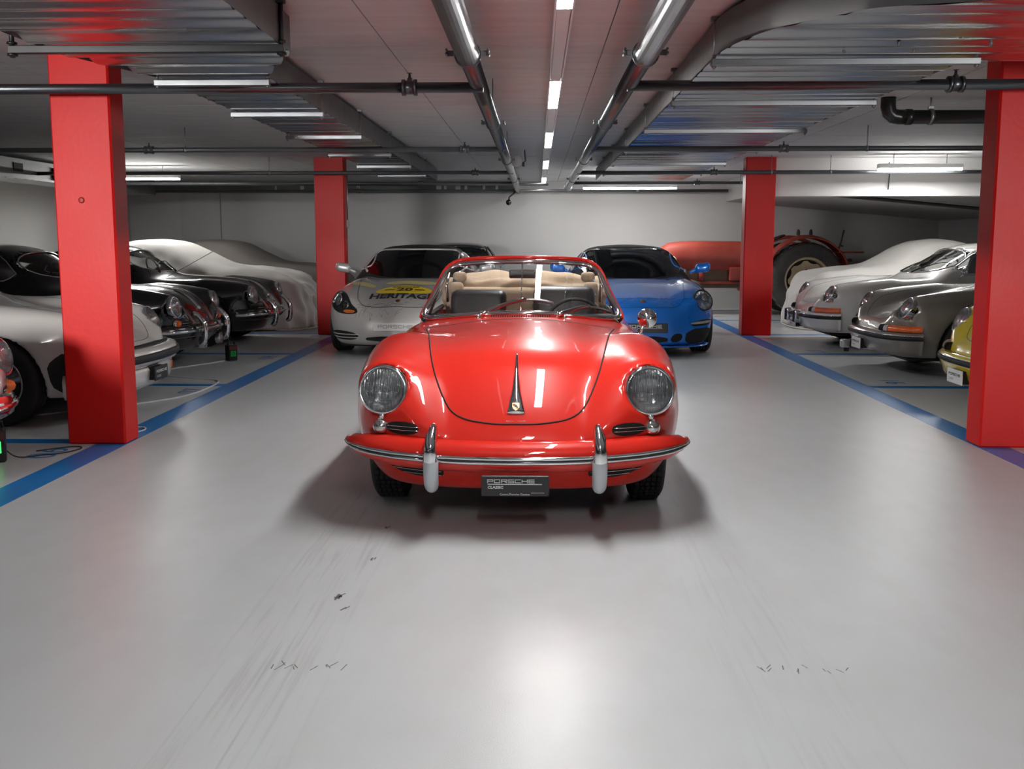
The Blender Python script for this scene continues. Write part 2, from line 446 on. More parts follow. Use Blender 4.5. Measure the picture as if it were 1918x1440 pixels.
def floor_mat():
    m = bpy.data.materials.new('epoxy_floor'); m.use_nodes = True; nt = m.node_tree; N = nt.nodes.new; L = nt.links.new
    b = nt.nodes['Principled BSDF']
    tc = N('ShaderNodeTexCoord'); sx = N('ShaderNodeSeparateXYZ'); L(tc.outputs['Object'], sx.inputs[0])
    def math_(op, a, c=None, clamp=False):
        n = N('ShaderNodeMath'); n.operation = op; n.use_clamp = clamp
        for i, q in enumerate((a, c)):
            if q is None: continue
            if isinstance(q, (int, float)): n.inputs[i].default_value = q
            else: L(q, n.inputs[i])
        return n.outputs[0]
    def noise(scale, detail, sc=(1, 1, 1)):
        mp = N('ShaderNodeMapping'); mp.inputs['Scale'].default_value = sc; L(tc.outputs['Object'], mp.inputs[0])
        n = N('ShaderNodeTexNoise'); n.inputs['Scale'].default_value = scale; n.inputs['Detail'].default_value = detail
        L(mp.outputs[0], n.inputs[0]); return n.outputs[0]
    big = noise(.9, 4); fine = noise(7, 6, (1, .5, 1)); streak = noise(16, 6, (3.2, .10, 1)); speck = noise(55, 4)
    # tyre tracks along the aisle: two dirty bands with a streaky edge
    def band(x0, w):
        d = math_('DIVIDE', math_('SUBTRACT', sx.outputs[0], x0), w)
        return math_('SUBTRACT', 1, math_('MULTIPLY', d, d), True)
    tr = math_('ADD', band(-.84, .24), math_('MULTIPLY', band(.74, .26), .4), True)
    st = math_('MULTIPLY', math_('SUBTRACT', streak, .50, True), 5.0, True)
    dirt = math_('MULTIPLY', math_('MULTIPLY', tr, st), .28, True)
    sp = math_('MULTIPLY', math_('MULTIPLY', math_('SUBTRACT', speck, .66, True), 4, True), math_('MULTIPLY', tr, .5))
    dirt = math_('ADD', dirt, sp, True)
    c1 = N('ShaderNodeMix'); c1.data_type = 'RGBA'
    c1.inputs[6].default_value = (.475, .495, .51, 1); c1.inputs[7].default_value = (.525, .54, .55, 1); L(big, c1.inputs[0])
    c2 = N('ShaderNodeMix'); c2.data_type = 'RGBA'; c2.inputs[7].default_value = (.44, .437, .43, 1)
    L(math_('MULTIPLY', math_('SUBTRACT', fine, .40, True), .9, True), c2.inputs[0]); L(c1.outputs[2], c2.inputs[6])
    c3 = N('ShaderNodeMix'); c3.data_type = 'RGBA'; c3.inputs[7].default_value = (.15, .145, .14, 1)
    L(dirt, c3.inputs[0]); L(c2.outputs[2], c3.inputs[6]); L(c3.outputs[2], b.inputs['Base Color'])
    r = math_('ADD', math_('MULTIPLY', fine, .05), .30); r = math_('ADD', r, math_('MULTIPLY', dirt, .3))
    L(r, b.inputs['Roughness'])
    b.inputs['Specular IOR Level'].default_value = .5
    bp = N('ShaderNodeBump'); bp.inputs['Strength'].default_value = .10; bp.inputs['Distance'].default_value = .004
    pe = noise(210, 2); L(pe, bp.inputs['Height']); L(bp.outputs[0], b.inputs['Normal'])
    return m
M_floor = floor_mat()

floor = struct(MB().box((XL, YF, -.12), (XR, YB, 0)).build('floor', M_floor))
struct(MB().box((XL-.2, YB, -.12), (XR+.2, YB+.2, 2.7)).build('wall_back', M_wall))
struct(MB().box((XL-.2, YF, -.12), (XL, YB, 2.7)).build('wall_left', M_wall))
struct(MB().box((XR, YF, -.12), (XR+.2, YB, 2.7)).build('wall_right', M_wall))
struct(MB().box((XL-.2, YF-.2, -.12), (XR+.2, YF, 2.7)).build('wall_front', M_wall))

# ceiling: a dark slab carrying board-marked concrete panels with open joints
ceil = struct(MB().box((XL-.2, YF-.2, 2.53), (XR+.2, YB+.2, 2.70)).build('ceiling', mat('dark_joint', (.16, .155, .15), .9)))
xs = [XL, -7.4, -6.1, -4.8, -3.5, -2.2, -.9, .4, 1.7, 3.0, 4.3, 5.6, 6.9, XR]
ys = [YF] + [5.93+2.5*k for k in range(-4, 6)] + [YB]
g = .003
for i in range(len(xs)-1):
    for j in range(len(ys)-1):
        dz = random.uniform(0, .003)
        MB().box((xs[i]+g, ys[j]+g, ZC+dz), (xs[i+1]-g, ys[j+1]-g, 2.531)).build('ceiling_panel', M_conc, ceil)

# painted lines and bay numbers on the floor
def line(x0, y0, x1, y1): MB().box((x0, y0, -.002), (x1, y1, .0012)).build('painted_line', M_blue, floor)
line(-2.905, YF, -2.70, YB); line(2.87, YF, 3.07, YB)
for y in (-1.25, 1.25, 3.75, 6.24, 8.78, 11.28, 13.76, 16.3, 18.7): line(XL, y-.065, -2.905, y+.065)
for y in (-1.25, 1.25, 3.8, 6.3, 8.81, 11.41, 13.80, 16.3, 18.7): line(3.07, y-.065, XR, y+.065)
def number(s, x, y, rz):
    V, F = text_mesh(s, .26)
    c, q = math.cos(rz), math.sin(rz)
    V = np.stack([x+c*V[:, 0]*1.15-q*V[:, 1], y+q*V[:, 0]*1.15+c*V[:, 1], np.full(len(V), .0012)], 1)
    link('bay_number', mesh(V, F, False), M_blue, floor)
for k, y in enumerate((5.88, 8.42, 10.9, 13.4)): number('%02d' % (6+k), -3.08, y, PI/2)
for k, y in enumerate((9.2, 11.75)): number('%02d' % (16+k), 3.38, y-.05, -PI/2)
# rubber scuffs left by tyres
M_scuff = mat('rubber_scuff', (.13, .125, .12), .55, nscale=60, namp=.5)
b = MB()
def tick(x, y, w, l, a):
    n = 5; P = []
    for s in (-1, 1):
        for i in range(n):
            t = (i/(n-1)-.5)*l*s
            P.append((x+t*math.sin(a)+s*w*(.5+random.random()*.5)*math.cos(a), y+t*math.cos(a)-s*w*(.5+random.random()*.5)*math.sin(a), .0006))
    b.add(P, [tuple(range(2*n))], False)
for x0, x1, y, n in ((-.83, -.60, 2.875, 12), (.70, .98, 2.89, 12)):
    for i in range(n):
        tick(x0+(x1-x0)*random.random(), y+random.uniform(-.02, .02), .0022, random.uniform(.015, .05), random.uniform(-.6, .6))
for x, y in ((-.746, 3.466), (-.75, 3.45), (-.742, 3.48), (-.70, 4.35), (-.69, 3.9), (-.70, 3.35)):
    tick(x, y, .006, .035, random.uniform(-.6, .6)); tick(x+.012, y+.01, .004, .03, random.uniform(-.6, .6))
o = b.build('scuff_marks', M_scuff, floor); o['kind'] = 'stuff'

# red columns
def column(name_label, x0, x1, y0, y1):
    o = struct(MB().box((x0, y0, 0), (x1, y1, ZC+.03), .012).build('column', M_col))
    tag(o, name_label, 'column', 'red columns along the aisle')
    return o
cA = column('red painted concrete column between the open convertible and the white car on its left', -3.085, -2.70, 6.148, 6.36)
MB().lathe([(.0, -.004), (.014, -.004), (.02, 0), (.014, .003), (0, .003)], (-2.91, 6.146, 1.59), (0, -1, 0), 12).build('plugged_hole', mat('darker_red', (.32, .01, .01), .5), cA)
column('red painted column beside the yellow car, nearest on that side of the aisle', 2.872, 3.275, 6.19, 6.40)
column('dark red column standing between the silver roadster and the covered cars', -3.13, -2.71, 13.62, 13.84)
column('red column in front of the old tractor', 2.91, 3.325, 13.66, 13.88)

# downstand beam, ramp soffit and darker wall panel
struct(MB().box((3.33, 13.90, 1.965), (XR, 14.2, ZC+.02)).build('trim_1', M_beam))
b = MB(); b.add([(3.7, 14.6, 2.10), (XR, 14.6, 1.73), (XR, YB, 1.73), (3.7, YB, 2.10), (3.7, 14.6, 2.5), (XR, 14.6, 2.5), (XR, YB, 2.5), (3.7, YB, 2.5)],
                [(0, 3, 2, 1), (0, 1, 5, 4), (3, 7, 6, 2), (0, 4, 7, 3), (1, 2, 6, 5), (4, 5, 6, 7)], False)
struct(b.build('ceiling_ramp', M_wall))
tag(MB().tube([(3.75, 14.55, 2.07), (5.5, 14.55, 1.905), (XR, 14.55, 1.69)], .028, 10).build('cable_pipe', M_black), 'black pipe running down below the ramp soffit behind the white beam', 'pipe')
struct(MB().box((-7.07, YB-.06, 0), (-6.27, YB+.01, 2.30)).build('trim_2', mat('grey_panel_paint', (.40, .395, .385), .7, nscale=2, namp=.05)))  # flat panel slightly darker than the back wall

# ------------------------------------------------------------------ luminaires
def emit(k): return glow('tube_'+k, (1, .985, .965), LAMP[k])
tr = thing('light_trunking', 'long narrow white light trunking running down the ceiling above the aisle', 'lighting track', (.128, YB, 2.46))
for s in (-1, 1): MB().box((s*.0415-.0045, YF-YB, -.033), (s*.0415+.0045, 0, .03)).build('side_rail', M_white_lamp, tr)
MB().box((-.034, YF-YB, -.022), (.034, 0, .03)).build('cover_strip', mat('trunk_cover', (.75, .74, .74), .4, nscale=4), tr)
lamps = [(-3.6, -2.15, 'rear'), (-.15, 1.3, 'near'), (3.3, 4.75, 'near'), (6.85, 8.22, 'near'), (10.05, 11.62, 'mid'), (13.5, 15.0, 'far'), (17.1, 18.65, 'far')]
words = {3.3: 'over the bonnet of the red convertible, nearest in view', 6.85: 'over the tail of the red convertible', 10.05: 'third along the aisle ceiling',
         13.5: 'fourth along the aisle ceiling', 17.1: 'furthest, close to the back wall', -.15: 'behind the viewer, first', -3.6: 'behind the viewer, second'}
for y0, y1, k in lamps:
    o = thing('tube_light', 'lit ceiling-track tube light ' + words[y0], 'light', (.128, y0, 2.43), 0, 'lit tubes in the ceiling track')
    MB().box((-.0365, 0, -.001), (.0365, y1-y0, .007), .002).build('diffuser', emit(k), o)
    for yy in (-.012, y1-y0): MB().box((-.0368, yy, -.002), (.0368, yy+.012, .0078)).build('end_cap', M_white_lamp, o)
def hanging_lamp(label, x0, x1, y, z, k='side'):
    o = thing('hanging_light', label, 'light', ((x0+x1)/2, y, z)); h = (x1-x0)/2
    MB().box((-h, -.05, .012), (h, .05, .075), .008).build('housing', M_white_lamp, o)
    MB().box((-h+.01, -.044, -.012), (h-.01, .044, .0118), .005).build('diffuser', emit(k), o)
    for s in (-.45, .45): MB().cyl((s*2*h*.7, 0, .074), (s*2*h*.7, 0, ZC-z), .004, 6).build('suspension_rod', M_steel, o)
hanging_lamp('white hanging tube light in front of the long white beam', 4.58, 5.70, 13.25, 2.285)
hanging_lamp('glowing tube light hung before the back wall above the blue car', .81, 2.46, 17.2, 2.25, 'back')
hanging_lamp('glowing tube light hung above the white dust cover', -6.95, -5.54, 15.0, 2.285)

# ------------------------------------------------------------------ ducts
def wave(y, p=.17): return .0105*np.sin(2*PI*y/.215+1.3*np.sin(2*PI*y/.83))
def duct(label, left, right, y0, y1, z0, z1, wavy=True):
    Y = np.arange(y0, y1+.001, .0285)
    Lx = np.array([left(t) for t in Y]); Rx = np.array([right(t) for t in Y]); n = len(Y)
    o = thing('air_duct', label, 'duct', (float((Lx[n//2]+Rx[n//2])/2), float(Y[n//2]), z0)); ox, oy, oz = o.location
    zb = z0 + wave(Y)
    V = np.concatenate([np.stack(q, 1) for q in ((Lx, Y, zb), (Rx, Y, zb))]) - np.array((ox, oy, oz))
    b = MB(); b.add(V, [(i, i+1, n+i+1, n+i) for i in range(n-1)])
    b.build('bottom_sheet', M_duct, o)
    for q in (Lx, Rx):
        V = np.concatenate([np.stack((q, Y, np.full(n, z0-.004)), 1), np.stack((q, Y, np.full(n, z1)), 1)]) - np.array((ox, oy, oz))
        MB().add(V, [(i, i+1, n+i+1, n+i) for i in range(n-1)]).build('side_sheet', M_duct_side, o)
    V = np.concatenate([np.stack((Lx, Y, np.full(n, z1)), 1), np.stack((Rx, Y, np.full(n, z1)), 1)]) - np.array((ox, oy, oz))
    b = MB().add(V, [(i, i+1, n+i+1, n+i) for i in range(n-1)])
    for i in (0, n-1):
        b.add(np.array([(Lx[i], Y[i], z0), (Rx[i], Y[i], z0), (Rx[i], Y[i], z1), (Lx[i], Y[i], z1)])-np.array((ox, oy, oz)), [(0, 1, 2, 3)], False)
    b.build('top_sheet', M_duct, o)
    return o
def hanger(d, x0, x1, y, z0, m, rod=.006, h=.032):
    ox, oy, oz = d.location
    b = MB().box((x0-ox, y-.02-oy, z0-oz-.012-h), (x1-ox, y+.02-oy, z0-oz-.010), .003)
    b.build('hanger_rail', m, d)
    for x in (x0+.015, x1-.015):
        b = MB().cyl((x-ox, y-oy, z0-oz-h-.03), (x-ox, y-oy, ZC-oz), rod, 8)
        for zz in (z0-oz-h-.022, z0-oz-.002): b.cyl((x-ox, y-oy, zz), (x-ox, y-oy, zz+.012), rod*2, 6)
        b.box((x-ox-.02, y-oy-.02, ZC-oz-.02), (x-ox+.02, y-oy+.02, ZC-oz))
        b.build('threaded_rod', m, d)
    return d
arc = spl([(4.0, 1.9), (4.06, 1.62), (4.11, 1.44), (4.25, 1.28), (4.46, 1.10), (4.75, .985), (5.08, .928), (5.25, .925)])
dR = duct('wide galvanised air duct turning off at the near end, over the blue car side', lambda t: float(arc(t)) if t < 5.2 else .925, lambda t: 4.4 if t < 5.27 else (2.27 if t > 5.31 else 3.3), 4.0, 15.4, 2.285, 2.462)
for y in (5.21, 6.72, 8.4, 10.2, 11.9, 13.6): hanger(dR, .91, 2.29 if y > 5.3 else 2.30, y, 2.285, M_steel)
# screws in the elbow sheet
for x, y in ((1.75, 4.85), (1.98, 4.70), (2.25, 4.55), (2.2, 4.87), (1.9, 5.05), (2.45, 4.75), (1.55, 5.05), (2.75, 4.45)):
    MB().lathe([(0, -.012), (.007, -.012), (.009, -.002), (.009, .004)], (x-dR.location[0], y-dR.location[1], 0), (0, 0, 1), 8).build('screw', M_steel, dR)
tl = lambda a, c: (lambda t: a if t < 5.0 else (c if t > 5.73 else a+(c-a)*(t-5.0)/.73))
dL = duct('galvanised air duct narrowing halfway, over the near red column and white car', tl(-2.45, -2.225), tl(-1.25, -1.575), 1.2, 15.4, 2.285, 2.455)
hanger(dL, -2.58, -1.225, 4.78, 2.285, mat('black_strut', (.012, .012, .012), .4), .012, .035)
for y in (5.73, 7.15, 8.7, 10.45, 12.1, 13.7): hanger(dL, -2.24, -1.56, y, 2.275, M_steel)
wd = duct('grey sheet duct high along the bays behind the near red column', lambda t: -7.5, lambda t: -6.95, 9.5, 17.6, 2.17, 2.43)
MB().box((6.95*0+.276, -.75, .09), (.285, -.52, .20)).build('inspection_hatch', M_dark, wd)
MB().tube([(.30, .3, .20), (.30, .3, .06), (.30, .9, .03)], .03, 8).build('black_elbow', M_black, wd)

# ------------------------------------------------------------------ pipes
def main_pipe(label, x, y1, r0=.062, r1=.053):
    o = thing('sprinkler_main', label, 'pipe', (x, 5.2, 2.30))
    MB().cyl((0, YF-5.2, 0), (0, .0, 0), r0, 24).build('pipe_run', M_pipe, o)
    MB().cyl((0, .001, 0), (0, y1-5.2, 0), r1, 24).build('pipe_run', M_pipe, o)
    for y, r in ((0, r0), (2.98, r1), (6.6, r1), (10.2, r1)):
        b = MB().lathe([(r*.9, -.03), (r*1.14, -.028), (r*1.14, -.008), (r*1.06, 0), (r*1.06, .012), (r*.9, .014)], (0, y, 0), (0, 1, 0), 24)
        for s in (-1, 1):
            b.box((s*r*1.45-.016, y-.022, -.008), (s*r*1.45+.016, y-.012, .020)); b.cyl((s*r*1.75, y-.05, .0), (s*r*1.75, y+.02, .0), .008, 8)
            b.cyl((s*r*1.75, y-.052, .02), (s*r*1.75, y+.02, .02), .006, 8)
        b.build('pipe_coupling', M_pipe, o)
    for y in (-1.0, 1.9, 5.2, 8.6, 11.8): MB().cyl((.045, y, 0), (.045, y, ZC-2.30), .004, 6).build('hanger_rod', M_pipe_dark, o)
    return o
pl = main_pipe('long grey steel sprinkler main on the covered-cars side of the tube lights', -.365, 19.1)
prr = main_pipe('long grey steel sprinkler main between the tube lights and the wide duct', .565, 17.6)
MB().lathe([(.052, 12.39), (.075, 12.39), (.075, 12.45), (0, 12.45)], (0, 0, 0), (0, 1, 0), 20).build('end_flange', M_steel, prr)
def branch(label, x0, x1, y, z, r, m, saddles, rods=(), group='sprinkler branch pipes across the bays'):
    o = thing('branch_pipe', label, 'pipe', ((x0+x1)/2, y, z), 0, group); ox = (x0+x1)/2
    MB().cyl((x0-ox, 0, 0), (x1-ox, 0, 0), r, 16).build('pipe_run', m, o)
    for x in saddles:
        b = MB().lathe([(r*.95, -.045), (r*1.3, -.043), (r*1.3, .043), (r*.95, .045)], (x-ox, 0, 0), (1, 0, 0), 14)
        for s in (-.036, .036): b.lathe([(r*.95, -.01), (r*1.55, -.01), (r*1.55, .01), (r*.95, .01)], (x-ox+s, 0, 0), (1, 0, 0), 14)
        b.lathe([(r*.55, r*.9), (r*.5, r*1.7), (r*.3, r*1.8), (r*.22, r*2.6), (.001, r*2.6)], (x-ox, 0, 0), (0, 0, 1), 10)
        b.lathe([(.0, r*2.6), (r*.55, r*2.62), (r*.55, r*2.7), (0, r*2.72)], (x-ox, 0, 0), (0, 0, 1), 10)
        b.build('sprinkler_saddle', m, o)
    for x in rods:
        b = MB().cyl((x-ox, 0, 0), (x-ox, 0, ZC-z), .0045, 6)
        b.lathe([(r, -.012), (r*1.2, -.012), (r*1.2, .012), (r, .012)], (x-ox, 0, 0), (1, 0, 0), 12)
        b.build('pipe_ring_hanger', M_steel, o)
    return o
branch('grey branch pipe crossing in front of the near red column, on the white car side', XL, -.33, 6.02, 2.262, .032, M_pipe, (-.78,), (-4.6,))
branch('grey branch pipe crossing in front of the near red column, on the yellow car side', .55, XR, 6.02, 2.268, .032, M_pipe, (2.52,), (4.6,))
branch('dark branch pipe crossing above the black cars', XL, -.33, 10.0, 2.262, .026, M_pipe_dark, (-.74, -4.0), (-3.62,))
branch('dark branch pipe crossing above the grey and white rear-engined cars', .55, XR, 10.0, 2.262, .026, M_pipe_dark, (2.5,), (3.34,))
branch('dark branch pipe across the far dark red column', XL, -.33, 13.42, 2.265, .026, M_pipe_dark, (-.85,), (-3.7,))
branch('dark branch pipe across the far column by the tractor', .55, XR, 13.42, 2.265, .026, M_pipe_dark, (2.42,), (3.2, 4.0))
branch('thin dark branch pipe behind the far columns on the covered cars side', XL, -.33, 15.9, 2.27, .024, M_pipe_dark, (-1.9,))
branch('thin dark branch pipe behind the far columns on the tractor side', .55, 3.6, 15.9, 2.27, .024, M_pipe_dark, (2.6,), (3.3,))
branch('last dark pipe running along below the ceiling in front of the back wall', XL, 3.6, 18.45, 2.275, .028, M_pipe_dark, (-.4, -3.4, 1.9), ())
branch('second last dark pipe close under the ceiling near the back wall', XL, .2, 17.3, 2.33, .022, M_pipe_dark, ())
# grey louvre boxes on the cable tray at the back
tray = thing('cable_tray', 'dark cable tray with pale junction plates along the top of the back wall', 'cable tray', (-4.0, 18.9, 2.30))
MB().box((-4.0, -.05, .0), (3.6, .05, .12)).build('tray_body', mat('tray_grey', (.12, .12, .12), .5, .4, nscale=6), tray)
for x, w in ((2.05, .10), (2.2, .05), (2.42, .10), (2.6, .05), (2.95, .05), (3.2, .05), (.5, .06), (.2, .05), (-.6, .07), (-1.1, .04)):
    MB().box((x, -.065, .005), (x+w, -.05, .115), .003).build('junction_plate', mat('pale_plate', (.45, .45, .45), .5, nscale=6), tray)

# black drain pipe with elbow
dp = thing('drain_pipe', 'thick black plastic drain pipe with a downward elbow under the ceiling', 'pipe', (2.86, 8.1, 2.335))
b = MB().tube([(0, 0, ZC-2.335), (0, 0, .085), (.012, 0, .035), (.045, 0, .008), (.09, 0, 0), (.14, 0, 0)], .060, 18)
b.build('elbow', mat('black_plastic', (.012, .012, .013), .3, nscale=8), dp)
b = MB().cyl((.14, 0, 0), (5.0, 0, 0), .056, 20); b.lathe([(.055, .14), (.065, .145), (.065, .19), (.055, .2)], (0, 0, 0), (1, 0, 0), 20)
b.build('pipe_run', MATS['black_plastic'], dp)
b = MB().lathe([(.056, -.015), (.066, -.015), (.066, .015), (.056, .015)], (.345, 0, 0), (1, 0, 0), 18); b.cyl((.345, 0, .06), (.345, 0, ZC-2.335), .007, 8)
b.box((.325, -.012, .05), (.365, .012, .085)); b.build('pipe_clamp', M_steel, dp)

# loudspeaker and camera by the sprinkler main
sp = thing('ceiling_speaker', 'small round pale speaker on a bracket beside the steel main', 'speaker', (-.26, 12.55, 2.35))
MB().lathe([(0, -.05), (.05, -.05), (.075, -.02), (.08, 0), (.07, .008), (0, .012)], (0, 0, 0), (-.2, -1, -.15), 24).build('speaker_body', mat('pale_plastic', (.42, .42, .42), .45, nscale=5), sp)
MB().tube([(.08, .0, -.02), (.11, .0, .0), (.10, .02, ZC-2.35)], .008, 8).build('bracket', M_pipe_dark, sp)
MB().box((.07, -.03, -.07), (.10, .0, -.02)).build('clip', M_black, sp)
sc_ = thing('security_camera', 'small black ball camera hanging near the back wall', 'camera', (-.53, 18.3, 2.055))
MB().lathe([(0, -.055), (.03, -.048), (.05, -.025), (.056, 0), (.05, .03), (.03, .05), (0, .055)], (0, 0, 0), (0, -.9, -.4), 20).build('camera_ball', M_blackgloss, sc_)
MB().tube([(0, .02, .04), (.01, .03, .10), (.10, .06, .17), (.14, .15, .22)], .014, 8).build('camera_bracket', M_black, sc_)
cb = tag(MB().tube([(-2.66, 13.60, 2.3), (-2.655, 13.60, 1.95), (-2.66, 13.60, 1.62)], .007, 8).build('pull_cord', M_steel), 'thin pale cable hanging down beside the far dark red column', 'cable')
MB().lathe([(0, -.11), (.016, -.10), (.02, -.05), (.016, 0), (.006, .01)], (-2.66, 13.60, 1.62), (0, 0, 1), 10).build('pull_handle', mat('grey_plastic', (.3, .3, .3), .5), cb)
ch = tag(MB().tube([(4.95, 13.87, 2.43), (4.96, 13.87, 2.25), (4.95, 13.87, 2.05)], .009, 6).build('hanging_chain', M_pipe_dark), 'short dark chain hanging on the face of the white beam', 'chain')

# ================================================================== CARS
# car frame: x across, y from the nose to the tail, z up
PLAN = spl([(0, 0), (.3, .012), (.5, .055), (.65, .135), (.75, .25), (.82, .42), (.92, .8)])
def M_paint(name, col, rough=.25, metal=0.0, coat=1): return mat(name, col, rough, metal, coat, nscale=2, namp=.02)

def wheel(parent, x, y, r, w, rim_m, name='wheel', tread=False, hub=None, spokes=0, rr=.64):
    """tyre on a rim; outward side follows the sign of x; parts hang below the wheel's tyre mesh"""
    s = 1 if x > 0 else -1
    h = w/2
    prof = [(r*rr, -h*.9), (r*.80, -h*1.0), (r*.92, -h*.98), (r*.975, -h*.84)]
    ng = 5
    for i in range(ng):
        a0 = -h*.78 + i*(h*1.56)/ng; a1 = a0 + h*1.56/ng*.74; a2 = a0 + h*1.56/ng
        prof += [(r, a0), (r, a1)] + ([(r*.972, a1+.001), (r*.972, a2-.001)] if i < ng-1 else [])
    prof += [(r*.975, h*.84), (r*.92, h*.98), (r*.80, h*1.0), (r*rr, h*.9)]
    b = MB().lathe(prof, (x, y, r), (s, 0, 0), 48)
    t = b.build(name, M_tyre, parent)
    if tread:
        b = MB()
        for k in range(60):
            a = 2*PI*k/60
            for i in range(ng):
                q = -h*.78+(i+.37)*(h*1.56)/ng + (.003 if k % 2 else -.003)
                c, d = math.cos(a), math.sin(a); e = .012
                P = []
                for rad in (r*.99, r*1.007):
                    for u, v in ((-1, -1), (1, -1), (1, 1), (-1, 1)):
                        P.append((x+s*(q+u*h*.115), y+c*rad-d*v*e, r+d*rad+c*v*e))
                b.add(P, [(4, 5, 6, 7), (0, 1, 5, 4), (1, 2, 6, 5), (2, 3, 7, 6), (3, 0, 4, 7)], False)
        o = b.build('tread_blocks', M_tyre, t); o['kind'] = 'stuff'
    R = r*rr
    if spokes:
        b = MB().lathe([(R*1.0, h*.9), (R*1.04, h*.97), (R*.97, h*1.0), (R*.9, h*.7), (R*.88, -h*.8)], (x, y, r), (s, 0, 0), 40)
        b.lathe([(0, h*.72), (R*.22, h*.70), (R*.27, h*.55), (R*.27, h*.3)], (x, y, r), (s, 0, 0), 20)
        for k in range(spokes):
            a = 2*PI*k/spokes+.3; c, d = math.cos(a), math.sin(a)
            P = []
            for rad, wd, ax in ((R*.2, R*.16, h*.62), (R*.55, R*.17, h*.70), (R*.92, R*.27, h*.72)):
                for u in (-1, 1): P += [(x+s*ax, y+c*rad-d*u*wd, r+d*rad+c*u*wd), (x+s*(ax-.03), y+c*rad-d*u*wd, r+d*rad+c*u*wd)]
            b.add(P, [(0, 2, 6, 4), (4, 6, 10, 8), (0, 4, 5, 1), (4, 8, 9, 5), (2, 3, 7, 6), (6, 7, 11, 10)])
        b.build('rim', rim_m, t)
    else:
        MB().lathe([(R*1.0, h*.9), (R*1.04, h*.96), (R*.97, h*.98), (R*.92, h*.6), (R*.72, h*.45), (R*.6, h*.62), (R*.45, h*.62), (R*.40, h*.55)], (x, y, r), (s, 0, 0), 40).build('rim', rim_m, t)
    MB().lathe([(R*.42, h*.5), (R*.40, h*.66), (R*.25, h*.82), (0, h*.86)], (x, y, r), (s, 0, 0), 24).build('hub_cap', hub or M_chrome, t)
    MB().lathe([(R*.99, -h*.6), (R*.99, h*.2), (0, h*.2)], (x, y, r), (s, 0, 0), 24).build('wheel_disc', M_black, t)
    return t

def headlight(parent, o, d, r, lens=None, deep=.07, bulge=.035, rim_m=None, rim=1.16):
    o = np.array(o, float); d = np.array(d, float); d /= np.linalg.norm(d)
    h = MB().lathe([(r*.985, .012), (r*1.03, .020), (r*1.09, .018), (r*rim*.99, .006), (r*rim, -.02), (r*rim*.99, -.035)], o, d, 48).build('headlight', rim_m or M_chrome, parent)
    MB().lathe([(r*1.0, .010), (r*.86, -deep*.45), (r*.55, -deep*.85), (r*.2, -deep), (0, -deep)], o, d, 40).build('reflector', M_refl, h)
    b = MB().lathe([(r*.10, -deep), (r*.13, -deep*.45), (r*.09, -deep*.2), (0, -deep*.15)], o, d, 14); b.build('bulb_shield', M_chrome, h)
    prof = [(r*1.005*math.sqrt(1-(k/7)**2), .012+bulge*(k/7)) for k in range(8)]
    ln = MB().lathe(prof, o, d, 48).build('lens', lens or M_lens, h)
    if (lens or M_lens) is M_lens:      # moulded ribs of the lamp glass
        u = np.cross(np.array((0, 0, 1.)), d); u /= np.linalg.norm(u); v = np.cross(d, u); v *= 1 if v[2] > 0 else -1
        b = MB()
        for i in range(21):
            a = (i-10)*r*.088; hh = math.sqrt(max(r*r*.93-a*a, 0))
            z0 = -.1*r if i % 2 else -.35*r
            q = [o+u*a+v*zz+d*(.010+bulge*(1-(a*a+zz*zz)/r/r)**.5*.75) for zz in np.linspace(max(z0, -hh), hh, 6)]
            b.tube(q, .0011, 4)
        for zz, w in ((-.12, .75), (-.5, .55), (-.72, .4)):
            q = [o+u*a+v*zz*r+d*(.010+bulge*.7*math.sqrt(max(0, 1-(a/r)**2-zz*zz))) for a in np.linspace(-w*r, w*r, 8)]
            b.tube(q, .0012, 4)
        b.build('lens_ribs', M_flute, ln)
    return h

# ------------------------------------------------------------------ the red 1960s convertible
H0c = spl([(-.3, .04), (.03, .42), (.10, .535), (.20, .665), (.30, .752), (.40, .803), (.55, .840), (.85, .870), (1.15, .888), (1.3, .898), (1.45, .916), (1.6, .928), (1.8, .91), (2.6, .88), (3.0, .86), (3.5, .74), (3.85, .55), (4.1, .25)])
HFc = spl([(-.2, .30), (.10, .62), (.20, .73), (.32, .795), (.5, .835), (.75, .853), (1.1, .855), (1.5, .850), (2.2, .85), (2.8, .86), (3.2, .80), (3.6, .64), (4.0, .3)])
WFc = spl([(0, .74), (.35, .795), (.7, .822), (1.1, .815), (1.6, .81), (2.2, .815), (2.8, .83), (3.2, .82), (3.6, .74), (4.0, .5)])
FRc = spl([(.10, .30), (.20, .17), (.27, .115), (.36, .065), (.45, .035), (.60, .03), (.9, .03)])
def lamp_cut(ax, y, z, o, d, r):
    d = np.array(d, float); d /= np.linalg.norm(d)
    t = (ax-o[0])*d[0]+(y-o[1])*d[1]+(z-o[2])*d[2]
    q = np.sqrt(np.maximum((ax-o[0])**2+(y-o[1])**2+(z-o[2])**2-t*t, 0))
    return np.maximum(q-r, -.075-t)
